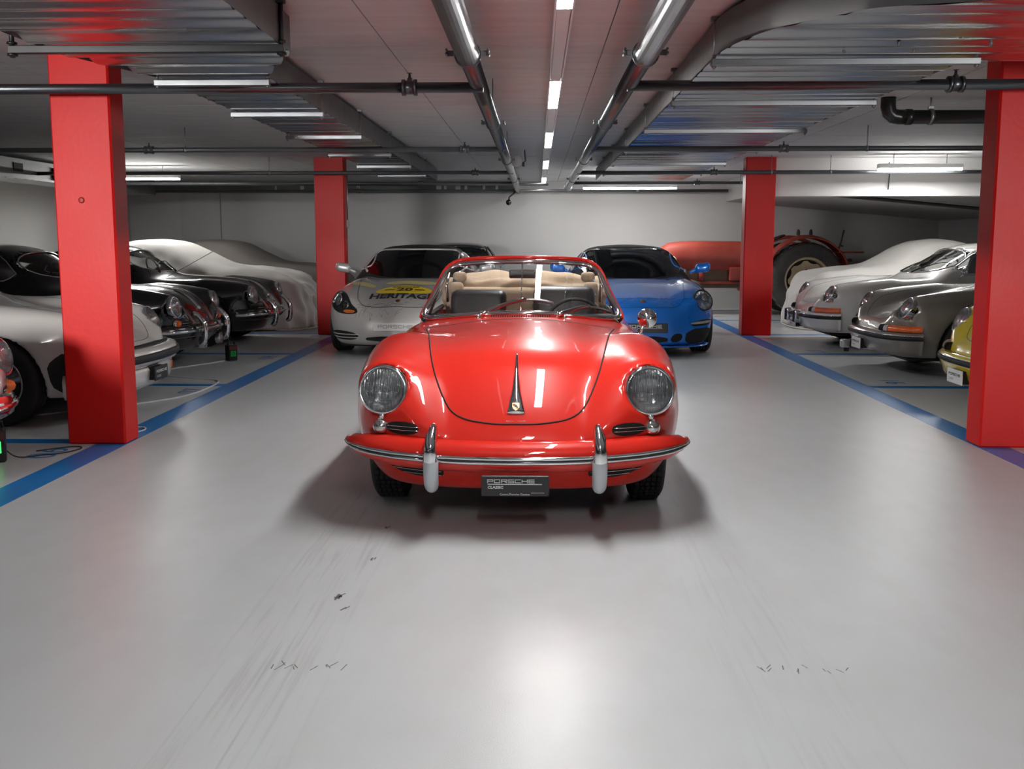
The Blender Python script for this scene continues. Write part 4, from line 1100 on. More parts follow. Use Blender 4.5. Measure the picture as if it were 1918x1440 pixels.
def wheels(car, axles, x, r, w, rim, spokes=0, rr=.64, hub=None):
    for y in axles:
        for s in (-1, 1):
            k = ('wh', y, x, r, w, spokes, s)
            if k not in CACHE:
                CACHE[k] = wheel(car, s*x, y, r, w, rim, spokes=spokes, rr=rr, hub=hub)
            else:
                o = CACHE[k]; t = o.copy(); COL.objects.link(t); t.parent = car
                for c in list(o.children):
                    q = c.copy(); COL.objects.link(q); q.parent = t
def wipers(car, key, G, y0=1.05):
    for k, (x0, x1) in enumerate(((-.30, .14), (.16, .52))):
        def mk():
            P = on(G, [(x0+(x1-x0)*t, .945+.11*math.sin(t*2.0)) for t in np.linspace(0, 1, 10)], 'y', .9, 2.3, .014)
            P[0] += np.array((0, -.03, -.02)); return MB().tube(P, np.linspace(.008, .005, 10), 6).mesh()
        link('wiper', cached((key, 'wip', k), mk), M_black, car)

def rear_engined(label, loc, rz, paint, bumper='slim', plate=None, seats=None, rim='silver_alloy', lamps=M_lens_far, seal=None):
    car = thing('car', label, 'car', loc, rz)
    f, lower, G = cached('911f', lambda: coupe_f(NINE, True))
    body = link('body', cached('911', lambda: isosurface(f, (-.9, -.05, .12), (.9, 4.2, 1.38), .0215)), paint, car)
    glazing(car, '911', NINE, f, G, seal or M_chrome); cabin(car, '911', seats or M_black); wipers(car, '911', G)
    # bonnet shut line
    def gap():
        half = [(0, .15), (.2, .155), (.34, .20), (.40, .32), (.43, .6), (.47, 1.0), (.50, 1.28)]
        P = chaikin(half+[(.3, 1.34), (0, 1.36), (-.3, 1.34)]+[(-a, b) for a, b in half[:0:-1]], 2)
        return MB().tube(on(lower, P, 'z', 1.2, .3, .0, .035), .0025, 5, True).mesh()
    link('bonnet_gap', cached('911gap', gap), M_seam_b, body)
    for s in (-1, 1):
        headlight(car, (s*.585, .268, .676), (s*.08, -1, .50), .104, lamps, rim=1.12, bulge=.03)
        def door(): return MB().tube(on(lower, chaikin([(1.55, .84), (1.50, .45), (1.62, .27), (2.45, .26), (2.56, .40), (2.55, .84)], 2, False), 'x', s*1.1, s*.3, 0, .05, False), .004, 5).mesh()
        link('door_gap', cached(('911door', s), door), M_seam_b, body)
        link('door_handle', cached(('911dh', s), lambda: MB().tube(on(lower, [(2.30, .775), (2.38, .778), (2.46, .775)], 'x', s*1.1, s*.3, .018), .011, 8).mesh()), M_chrome, car)
    wheels(car, NINE['axles'], .69, .315, .19, mat('silver_alloy', (.55, .55, .56), .25, .9, nscale=8), spokes=5, rr=.63)
    MB().box((-.55, .3, .15), (.55, 3.7, .22), .03).build('underbody', M_black, car)
    mr = MB().lathe([(0, -.05), (.03, -.045), (.052, -.02), (.058, .005), (0, .008)], (.86, 1.80, .965), (0, 1, .0), 18).build('wing_mirror', M_chrome, car)
    MB().tube([(.775, 1.76, .87), (.82, 1.77, .90), (.855, 1.79, .93)], .009, 8).build('mirror_arm', M_chrome, mr)
    M_or = mat('amber_lens', (.80, .14, .015), .18, 0, .5, nscale=30, namp=.2); M_cl = mat('clear_marker_lens', (.6, .6, .58), .15, .3, .5, nscale=30, namp=.2)
    if bumper == 'impact':
        P, sd = bumper_path(-.03, .44)
        b = MB().sweep(P, sd, (0, 0, 1.), [(-.17, .066), (-.05, .070), (-.01, .055), (.0, .03), (0, -.03), (-.01, -.055), (-.04, -.075), (-.15, -.075)]).build('bumper', paint, car)
        MB().sweep(P, sd, (0, 0, 1.), [(-.01, .030), (.014, .026), (.018, 0), (.014, -.030), (-.01, -.034)]).build('rubber_band', M_black, b)
        P2 = P.copy(); P2[:, 2] = .505
        MB().sweep(P2, sd, (0, 0, 1.), [(-.17, .015), (-.075, .015), (-.075, -.01), (-.17, -.01)]).build('bellows', M_black, b)
        P3, s3 = bumper_path(.02, .29)
        MB().sweep(P3, s3, (0, 0, 1.), [(-.15, .08), (-.03, .08), (0, .04), (-.01, -.06), (-.06, -.10), (-.16, -.10)]).build('spoiler', paint, b)
        for s in (-1, 1):
            x0, x1 = sorted((s*.50, s*.66)); m = (P[:, 0] >= x0) & (P[:, 0] <= x1)
            MB().sweep(P3[m]+np.array((0, 0, .01)), s3[m], (0, 0, 1.), [(-.02, .03), (.006, .03), (.006, -.03), (-.02, -.03)]).build('indicator', M_or, b)
        for s in (-1, 1): patch(lower, chaikin([(.10, .21), (.47, .21), (.50, .53), (.10, .53)], 1), 'x', s*1.1, s*.3, .05, .006).build('black_lower_panel', M_black, car)
        zp, yp = .30, -.008
    else:
        P, sd = bumper_path(0, .385)
        b = MB().sweep(P, sd, (0, 0, 1.), [(-.16, .062), (-.04, .062), (-.012, .05), (-.002, .03), (-.004, -.02), (-.02, -.06), (-.035, -.12), (-.07, -.16), (-.14, -.17)]).build('bumper', paint, car)
        MB().sweep(P, sd, (0, 0, 1.), [(-.004, .030), (.008, .026), (.012, .012), (.008, -.010), (-.006, -.014)]).build('rubber_strip', M_black, b)
        MB().sweep(P, sd, (0, 0, 1.), [(-.006, .036), (.004, .036), (.004, .029), (-.006, .029)]).build('bright_strip', M_chrome, b)
        P2 = P.copy(); P2[:, 2] = .475
        pr = [(-.10, .038), (-.045, .034), (-.030, .018), (-.024, -.004), (-.026, -.022), (-.10, -.024)]
        for s in (-1, 1):
            for x0, x1, m_, nm in ((.545, .80, M_or, 'indicator'), (.485, .54, M_cl, 'marker_lens'), (.415, .48, M_dark, 'horn_grille')):
                a0, a1 = sorted((s*x0, s*x1)); xs_ = np.linspace(max(a0, -.783), min(a1, .783), 10)
                Q = np.stack([xs_, np.interp(xs_, P2[:, 0], P2[:, 1]), np.full(10, .475)], 1)
                S = np.stack([np.interp(xs_, P2[:, 0], sd[:, i]) for i in range(3)], 1); S /= np.linalg.norm(S, axis=1)[:, None]
                MB().sweep(Q, S, (0, 0, 1.), pr).build(nm, m_, b)
        zp, yp = .285, -.005
        if bumper == 'guards':
            for x in (-.34, -.20, .20, .34)[1:3]:
                MB().add(*rounded(x, -.02, .375, .035, .05, .085, .03)).build('overrider', M_chrome, b)
                MB().add(*rounded(x, -.065, .375, .022, .012, .075, .011)).build('overrider_rubber', M_black, b)
    if plate:
        pl = MB().box((-.13, yp-.022, zp-.055), (.13, yp-.010, zp+.055), .004).build('plate', plate[0], car)
        t = MB().add(*wordmark(-.10, zp+.008, .022, .016, .008, yp-.0225, .0026), False)
        put_text(t, 'CLASSIC', .024, -.10, zp-.022, yp-.0225)
        t.build('plate_print', plate[1], pl)
        MB().box((-.10, yp-.010, zp-.05), (.10, .12, zp+.05)).build('plate_bracket', M_black, pl)
    return car, f, lower, G

def old_coupe(label, loc, rz, paint, indicator=True, fog=False, bumper_m=None, rims=None, guards=True):
    car = thing('car', label, 'car', loc, rz)
    f, lower, G = cached('356f', lambda: coupe_f(F356, True))
    body = link('body', cached('356', lambda: isosurface(f, (-.9, -.06, .14), (.9, 4.06, 1.36), .0215)), paint, car)
    glazing(car, '356', F356, f, G, M_chrome, .009); cabin(car, '356', mat('dark_red_leather', (.10, .02, .02), .5, nscale=15)); wipers(car, '356', G)
    bm = bumper_m or paint
    P, sd = bumper_path(0, .40)
    b = MB().sweep(P, sd, (0, 0, 1.), [(-.115, .070), (-.04, .074), (-.012, .045), (0, 0), (-.012, -.05), (-.05, -.070), (-.10, -.068)]).build('bumper', bm, car)
    MB().sweep(P, sd, (0, 0, 1.), [(-.004, .018), (.009, .014), (.012, 0), (.009, -.014), (-.004, -.018)]).build('bright_trim', M_chrome, b)
    for s in (-1, 1):
        headlight(car, (s*.607, .185, .655), (s*.10, -1, .20), .100, M_lens_far)
        x = s*.37
        pts = chaikin([(x, .02, .245), (x, -.02, .27), (x, -.035, .33), (x, -.04, .42), (x, -.02, .50), (x, .05, .57), (x, .09, .585)], 2, False)
        if guards: MB().tube(pts, np.interp(np.linspace(0, 1, len(pts)), [0, .15, .6, .9, 1], [.02, .032, .032, .022, .010]), 12, up=(0, 1, 0)).build('overrider', M_chrome, b)
        if indicator:
            o = on(lower, [(s*.615, .485)], 'y', -.1, .7)[0]
            t = MB().lathe([(.044, -.012), (.044, .008), (.036, .016)], o, (s*.15, -1, .08), 18).build('turn_signal', M_chrome, car)
            MB().lathe([(.036*math.sqrt(1-(k/4)**2), .012+.045*k/4) for k in range(5)], o, (s*.15, -1, .08), 18).build('lens', mat('amber_lens', (.80, .14, .015), .18, 0, .5, nscale=30, namp=.2), t)
        x0, x1 = sorted((s*.43, s*.57)); grille_slot(car, lower, rrect(x0, .462, x1, .505), [[(x0+.01, .484), (x1-.01, .484)]], t1=.7)
        if fog: headlight(car, (s*.26, .02, .262), (0, -1, 0), .055, M_lens_far, .04, .02)
    yy = np.linspace(.15, .42, 12); c = on(lower, np.stack([np.zeros(12), yy], 1), 'z', 1.2, .3, .008)
    MB().tube(c, np.linspace(.022, .006, 12), 8, sx=1.2).build('bonnet_handle', M_chrome, car)
    def gap():
        half = [(0, .115), (.24, .135), (.375, .26), (.435, .60), (.485, 1.08), (.505, 1.24)]
        Q = chaikin(half+[(.30, 1.285), (0, 1.30), (-.30, 1.285)]+[(-a, b_) for a, b_ in half[:0:-1]], 2)
        return MB().tube(on(lower, Q, 'z', 1.2, .3, .0, .035), .0025, 5, True).mesh()
    link('bonnet_gap', cached('356gap', gap), M_seam_b, body)
    for s in (-1, 1):
        def door(): return MB().tube(on(lower, chaikin([(1.66, .85), (1.62, .45), (1.72, .30), (2.45, .30), (2.58, .42), (2.52, .85)], 2, False), 'x', s*1.1, s*.3, 0, .05, False), .004, 5).mesh()
        link('door_gap', cached(('356door', s), door), M_seam_b, body)
        link('door_handle', cached(('356dh', s), lambda: MB().tube(on(lower, [(2.30, .78), (2.38, .785), (2.46, .78)], 'x', s*1.1, s*.3, .018), .011, 8).mesh()), M_chrome, car)
    wheels(car, F356['axles'], .65, .325, .165, rims or MATS['silver_wheel_paint'])
    MB().box((-.55, .3, .17), (.55, 3.6, .24), .03).build('underbody', M_black, car)
    return car, lower, G

WHITE = M_paint('white_paint', (.78, .77, .74)); GREY = M_paint('grey_metallic', (.25, .228, .20), .36, .25); YEL = M_paint('yellow_paint', (.62, .50, .035))
PL_W = mat('white_plate', (.75, .75, .73), .5, nscale=8); PL_B = MATS['anthracite_plate']; INK = mat('plate_ink', (.05, .05, .06), .6)
# right-hand row, noses to the aisle
RR = -PI/2
rear_engined('yellow rear-engined coupe with round lamps, mostly hidden by the red column', (3.28, 7.50, 0), RR, YEL, plate=(PL_W, INK))
c, f9, l9, G9 = rear_engined('grey metallic rear-engined coupe beside the yellow car', (3.35, 10.05, 0), RR, GREY, plate=(PL_W, INK))
tb = MB().add(*rounded(-.36, -.02, .235, .05, .045, .045, .02)).build('tow_eye_cover', mat('bare_metal', (.6, .6, .6), .3, .8), c)
MB().box((-.375, -.03, .15), (-.345, .02, .20)).build('tow_hook', M_black, tb)
rear_engined('white rear-engined coupe with chrome overriders, parked next to the grey one', (3.37, 12.62, 0), RR, WHITE, 'guards', plate=(PL_W, INK))
# left-hand row
LR = PI/2
rear_engined('white wide-bumper coupe with a black rubber band, half hidden by the near red column', (-3.0, 7.48, 0), LR, M_paint('off_white_paint', (.66, .64, .61)), 'impact', plate=(PL_B, PL_W), seal=M_black)
old_coupe('black vintage coupe with amber lamps and fog lamps beside the white wide-bumper car', (-3.52, 10.35, 0), LR, M_blackgloss, True, True)
car_, l_, g_ = old_coupe('black vintage coupe between its fog-lamped twin and the white dust cover', (-3.42, 12.75, 0), LR, M_blackgloss, False)
MB().tube([(-.60, 1.30, .87), (-.58, 1.02, 1.02), (-.55, .70, 1.20)], .004, 5).build('aerial', M_pipe_dark, car_)
old_coupe('silver vintage car whose chrome bumper corner just peeks in beside the near red column', (-2.95, 4.90, 0), LR, M_paint('silver_paint', (.42, .41, .40), .3, .5), True, False, M_chrome, guards=False)

# ------------------------------------------------------------------ modern cars in the back
BOX = dict(L=4.3, H0=[(-.1, .42), (.02, .52), (.08, .585), (.2, .645), (.5, .725), (.9, .80), (1.3, .865), (1.6, .905), (2.5, .93), (3.3, .92), (3.9, .85), (4.3, .7)],
    HF=[(-.05, .50), (.08, .62), (.2, .70), (.4, .775), (.7, .835), (1.1, .875), (1.6, .90), (2.5, .92), (3.3, .92), (3.9, .86), (4.3, .7)],
    WF=[(0, .83), (.4, .875), (.9, .892), (1.6, .875), (2.6, .88), (3.3, .895), (4, .84), (4.3, .7)],
    FR=[(.10, .16), (.16, .05), (.22, .015), (.32, 0), (.42, .01), (.52, .03), (.7, .05), (1, .05)], PLAN=[(0, 0), (.4, .035), (.6, .11), (.72, .20), (.82, .34), (.90, .6), (1, 1)],
    R=[(1.2, .80), (1.45, .91), (1.75, 1.06), (2.05, 1.205), (2.2, 1.25), (2.45, 1.285), (2.75, 1.27), (3.1, 1.18), (3.4, 1.05), (3.75, .90), (4.1, .7)],
    belt=.92, wb=.76, tum=.55, axles=(.86, 3.27), wr=.325, zb=.13, ks=.16, zw=.48, xf=.66, rw=.24,
    side_windows=[], ws=None, rw_=None)
def lit(V, F, P3): return
def text_on(car, f, name, s, size, x, y, m, wx=1.0, wy=1.0, off=.004, bold=0, italic=0):
    V, F = text_mesh(s, size, bold=bold)
    a = V[:, 0]*wx + V[:, 1]*italic; b = V[:, 1]*wy
    P = cast(f, x+a, y+b, 'z', 1.25, .3); P = P+grad(f, P)*off
    return link(name, mesh(P, F, True), m, car)
def modern(label, loc, paint, kind):
    car = thing('car', label, 'car', loc)
    P = BOX
    f, lower, G = cached('boxf', lambda: (lambda lo_g: (None,)+lo_g)(make_sdf(P)))
    link('body', cached('box', lambda: isosurface(lower, (-1.0, -.06, .08), (1.0, 4.36, 1.0), .026)), paint, car)
    M_top = mat('black_soft_top', (.010, .010, .011), .75, nscale=60, namp=.3); M_blk = mat('black_window', (.004, .0045, .005), .06, 0, 0, spec=.5)
    top = link('soft_top', cached('boxG', lambda: isosurface(lambda x, y, z: np.maximum(G(x, y, z), .80-z), (-.95, 1.1, .70), (.95, 4.2, 1.34), .026)), M_top, car)
    W_ = chaikin([(-.73, .865), (.73, .865), (.565, 1.185), (.45, 1.215), (-.45, 1.215), (-.565, 1.185)], 2)
    link('windscreen', cached('boxws', lambda: patch(G, W_, 'y', .9, 2.4, .07, .006).mesh()), M_blk, car)
    fp = on(G, W_, 'y', .9, 2.4, .004, .04); fp = np.roll(fp, -int(np.argmin(np.abs(fp[:, 0])+9*(fp[:, 2] > 1.0))), 0); fp = fp[fp[:, 2] > .93]
    fr = MB().tube(fp, .016 if kind == 'silver' else .012, 8).build('windscreen_frame', paint if kind == 'silver' else M_blackgloss, car)
    for s in (-1, 1):
        w = chaikin([(1.75, .935), (2.75, .94), (2.72, 1.16), (2.25, 1.175), (2.05, 1.12)], 2)
        g_ = link('side_window', cached(('boxsw', s), lambda: patch(G, w, 'x', s*1.2, s*.2, .08, .006).mesh()), M_blk, car)
        MB().tube(on(G, w, 'x', s*1.2, s*.2, .004, .05), .011, 6, True).build('window_frame', paint, g_)
        # mirrors
        V, F = rounded(s*.945, 1.80, .985, .10, .05, .062, .05); V = np.array(V); V[:, 2] += (V[:, 0]*s-.945)*.15
        mr = MB().add(V, F).build('wing_mirror', paint, car)
        MB().tube([(s*.78, 1.80, .92), (s*.83, 1.80, .945), (s*.88, 1.80, .97)], .022, 8).build('mirror_arm', paint, mr)
    half = [(0, .10), (.3, .115), (.46, .18), (.50, .40), (.54, .8), (.60, 1.2), (.66, 1.42)]
    Q = chaikin(half+[(.4, 1.36), (0, 1.33), (-.4, 1.36)]+[(-a, b) for a, b in half[:0:-1]], 2)
    link('bonnet_gap', cached('boxgap', lambda: MB().tube(on(lower, Q, 'z', 1.25, .3, .0, .04), .0035, 5, True).mesh()), M_seam_b, car)
    M_hl = mat('headlamp_dark', (.05, .05, .052), .12, .7, 0); M_or = MATS['amber_lens']
    for s in (-1, 1):
        if kind == 'silver':
            pol = chaikin([(s*.56, .66), (s*.53, .60), (s*.45, .545), (s*.46, .505), (s*.62, .500), (s*.74, .52), (s*.81, .60), (s*.80, .69), (s*.735, .745), (s*.63, .735)], 2)
            hl = patch(lower, pol, 'y', -.1, 1.4, .03, .004).build('headlight', M_hl, car)
            MB().tube(on(lower, pol, 'y', -.1, 1.4, .003, .03), .005, 6, True).build('headlight_gap', M_seam_b, hl)
            pol2 = chaikin([(s*.475, .512), (s*.62, .508), (s*.63, .548), (s*.49, .548)], 1)
            patch(lower, pol2, 'y', -.1, 1.4, .02, .008).build('amber_lens', mat('amber_dull', (.45, .12, .03), .2, 0, .5), hl)
            for (cx, cz, r) in ((.70, .655, .068), (.60, .60, .042)):
                o = on(lower, [(s*cx, cz)], 'y', -.1, 1.4, .004)[0]; n = grad(lower, o[None])[0]
                MB().lathe([(r, 0), (r*1.1, .004), (r*.8, .005), (r*.55, -.0), (r*.2, .006), (0, .007)], o, n, 22).build('lamp_bowl', M_refl, hl)
            # intakes
            pol = chaikin([(s*.42, .205), (s*.78, .195), (s*.81, .315), (s*.46, .295)], 2)
            it = patch(lower, pol, 'y', -.1, 1.2, .03, .003).build('side_intake', M_dark, car)
            for zz in (.232, .268): MB().tube(on(lower, [(s*.44, zz), (s*.79, zz-.005)], 'y', -.1, 1.2, .006, .05, False), .007, 6).build('slat', paint, it)
        else:
            o = on(lower, [(s*.70, .655)], 'y', -.1, 1.4, -.008)[0]; n = grad(lower, o[None])[0]; n = n*np.array((.5, 1, .75))
            headlight(car, o, n, .118, M_lens_far, .06, .03, M_seam_b, 1.06)
            nn = n/np.linalg.norm(n)
            for dx, dz, r in ((.03, .03, .042), (-.045, -.03, .03), (.0, -.07, .02), (.06, -.05, .018)):
                MB().lathe([(r, 0), (r*.8, .012), (r*.5, .004), (0, .01)], o+np.array((s*dx, 0, dz))+nn*-.012, nn, 18).build('lamp_bowl', M_chrome, car)
            pol = chaikin([(s*.50, .36), (s*.80, .37), (s*.835, .44), (s*.60, .43)], 2)
            dl = patch(lower, pol, 'y', -.1, 1.4, .03, .003).build('lamp_recess', M_dark, car)
            pol = chaikin([(s*.52, .385), (s*.80, .395), (s*.81, .425), (s*.53, .41)], 1)
            patch(lower, pol, 'y', -.1, 1.4, .03, .012).build('daytime_lamp', mat('lamp_bar', (.45, .45, .40), .15, .4), dl)
            pol = chaikin([(s*.46, .165), (s*.70, .165), (s*.80, .22), (s*.835, .345), (s*.49, .335)], 1)
            patch(lower, pol, 'y', -.1, 1.4, .03, .003).build('side_intake', M_dark, car)
            pol = chaikin([(s*.29, .19), (s*.42, .19), (s*.45, .29), (s*.33, .29)], 1)
            patch(lower, pol, 'y', -.1, .8, .03, .003).build('nose_intake', M_dark, car)
    o = on(lower, [(0, .22)], 'z', 1.2, .3, .004)[0]
    MB().lathe([(.03, -.003), (.032, .004), (.02, .008), (0, .009)], o, grad(lower, o[None])[0], 16).build('bonnet_badge', mat('badge_bronze', (.25, .12, .06), .35, .8), car)
    if kind == 'silver':
        pol = chaikin([(-.36, .19), (.36, .19), (.36, .25), (-.36, .25)], 1); patch(lower, pol, 'y', -.1, .6, .04, .003).build('nose_intake', M_dark, car)
        pl = MB().box((-.26, -.012, .315), (.26, .004, .405), .004).build('plate', PL_W, car)
        t = MB(); t.add(*wordmark(-.20, .350, .042, .03, .016, -.0125, .0035), False); t.build('plate_print', mat('pale_ink', (.35, .35, .36), .6), pl)
        # film lettering on the bonnet
        M_y = mat('yellow_film', (.80, .56, .01), .35, 0, .5); M_k = mat('black_film', (.012, .012, .013), .35, 0, .4); M_yp = mat('pale_yellow_film', (.62, .52, .22), .35, 0, .5); M_g = mat('grey_film', (.40, .39, .38), .4)
        pol = chaikin([(-.34, .50), (.38, .50), (.34, .68), (.18, .88), (-.14, .88), (-.30, .68)], 2)
        em = patch(lower, pol, 'z', 1.25, .3, .05, .0035).build('yellow_emblem', M_y, car)
        text_on(em, lower, 'emblem_text', '20', .17, .02, .66, M_k, 1.1, 1.15, .006, .006)
        text_on(em, lower, 'emblem_text', 'BOXSTER', .060, .02, .79, M_k, 1.3, 1.2, .006, .001)
        for s in (-1, 1):
            MB().add(on(lower, [(.02+s*.12, .645), (.02+s*.24, .635), (.02+s*.24, .67), (.02+s*.12, .68)], 'z', 1.25, .3, .006), [(0, 1, 2, 3) if s > 0 else (3, 2, 1, 0)], False).build('emblem_bar', M_k, em)
        text_on(car, lower, 'bonnet_lettering', 'HERITAGE', .165, .02, .385, M_k, 1.0, 1.55, .004, .0065)
        text_on(car, lower, 'bonnet_script', 'Roadster', .125, .03, .245, M_g, 1.15, 1, .004, italic=.35)
        for q in ([(-.66, .70), (-.36, .72), (-.36, .95), (-.60, .95)], [(-.30, .96), (.40, .94), (.36, 1.16), (-.20, 1.16)], [(.45, .70), (.60, .70), (.62, .86), (.50, .88)]):
            patch(lower, chaikin(q, 1), 'z', 1.25, .3, .06, .003).build('pale_yellow_film', M_yp, car)
        # scribbled signatures
        b = MB(); rs = random.Random(7)
        for k in range(26):
            x0, y0 = rs.uniform(-.50, .42), rs.uniform(.05, .20); pts = [(x0, y0)]
            for i in range(6): pts.append((pts[-1][0]+rs.uniform(-.004, .035), min(.22, max(.045, pts[-1][1]+rs.uniform(-.018, .018)))))
            b.tube(on(lower, chaikin(pts, 1, False), 'z', 1.2, .2, .003), .0012, 4)
        o_ = b.build('signatures', mat('signature_ink', (.08, .08, .085), .5), car); o_['kind'] = 'stuff'
    else:
        pol = chaikin([(-.27, .18), (.27, .18), (.27, .26), (-.27, .26)], 1); patch(lower, pol, 'y', -.1, .6, .04, .003).build('nose_intake', M_dark, car)
        pl = MB().box((-.26, -.014, .30), (.26, .004, .41), .004).build('plate', PL_B, car)
        t = MB(); t.add(*wordmark(-.20, .362, .042, .028, .016, -.0145, .003), False); t.box((-.20, -.0145, .350), (.2, -.0135, .354)); put_text(t, 'CLASSIC', .034, -.20, .328, -.0145); t.build('plate_print', M_pw_, pl)
        lip = MB().sweep(*[q for q in lipath()], (0, 0, 1.), [(-.05, .012), (.015, .006), (.018, -.006), (-.05, -.012)]).build('splitter', paint, car)
        MB().tube([(-.2, 2.60, 1.13), (.0, 2.60, 1.135), (.2, 2.60, 1.13)], .012, 6).build('roof_rail', M_chrome, car)
        for q in ((-.33, .05),): pass
    wheels(car, P['axles'], .76, .325, .22, mat('dark_alloy', (.2, .2, .21), .3, .9), spokes=5, rr=.70)
    MB().box((-.7, .3, .11), (.7, 3.9, .2), .03).build('underbody', M_black, car)
    return car, lower, G
M_pw_ = MATS['plate_print']
def lipath():
    px = np.linspace(-.80, .80, 31); py = np.interp(np.abs(px), [0, .4, .6, .70, .77, .80], [.05, .085, .16, .26, .42, .52])
    P = np.stack([px, py, np.full(31, .135)], 1); T = np.gradient(P, axis=0); T /= np.linalg.norm(T, axis=1)[:, None]
    return P, np.stack([T[:, 1], -T[:, 0], np.zeros(31)], 1)
modern('silver roadster with black soft top and yellow and black bonnet lettering, behind the red convertible', (-1.60, 10.85, 0), M_paint('silver_metallic', (.50, .485, .47), .32, .35), 'silver')
modern('bright blue modern sports car with dark roof, behind the red convertible', (1.22, 10.85, 0), M_paint('bright_blue_metallic', (.004, .15, .60), .28, .2), 'blue')
c, f9, l9, G9 = rear_engined('black coupe whose dark roof shows behind the silver roadster', (-1.42, 15.35, 0), 0, M_blackgloss, seal=M_blackgloss)

# ------------------------------------------------------------------ dust covers
def cover(label, loc, rz, m, seed, ys=1.0):
    f0, lower, G = cached('911f', lambda: None) if '911f' in CACHE else coupe_f(NINE, True)
    Q = dict(NINE); Q['arches'] = False; Q['cuts'] = []; lo2, G2 = make_sdf(Q); r = random.Random(seed); ph = [r.uniform(0, 6) for _ in range(12)]
    def f(x, y, z):
        y = y/ys; zz = np.maximum(z, .50)
        d = smin(lo2(x, y, zz), G2(x, y, zz), .16) - .035
        th = np.arctan2(x, (y-2.0)*.45)
        low = smooth01(.80-z, 0, .6)
        fold = .016*np.sin(th*19+ph[0]+2.2*z)*np.sin(th*5+ph[1]) + .012*np.sin(th*31+ph[2]-3*z)
        dia = .007*np.sin(9*(y+1.3*z)+ph[3]+4*x)*np.sin(5*x+ph[4]+3*y) + .004*np.sin(26*(z-.5*y)+ph[5]+7*x)
        nose = (1-smooth01(y, .1, 1.0))*.010*np.sin(22*x+14*(z-y)+ph[6])
        d = d*.8 + (fold*low*1.4 + dia*(1-.6*smooth01(z, .7, .95)) + nose) - .05*low*(1-smooth01(z, .1, .5))
        return np.maximum(d, .012-z)
    o = thing('dust_cover', label, 'car cover', loc, rz)
    link('cover_cloth', isosurface(f, (-1.05, -.2, -.05), (1.05, 4.35*ys, 1.42), .03, 3), m, o)
    P, sd = bumper_path(-.04, .30, .50)
    link('hem', MB().tube(np.stack([P[:, 0]*1.1, P[:, 1]-.02, np.full(len(P), .015)], 1), .012, 6).mesh(), m, o)
    return o
M_cloth = mat('white_cover_cloth', (.74, .72, .68), .8, nscale=6, namp=.05, bump=.5, bscale=7, sheen=.1)
cover('white cloth dust cover over a whole car, beside the black coupes', (-3.45, 15.05, 0), LR, M_cloth, 3)
cover('grey cloth dust cover over a car, in the dark beyond the white one', (-3.3, 17.5, 0), LR, mat('grey_cover_cloth', (.20, .18, .165), .85, nscale=6, namp=.06, bump=.5, bscale=7), 5)
cover('white cloth dust cover over a car, behind the white rear-engined coupe near the tractor', (4.0, 15.2, 0), RR, M_cloth, 8, .86)

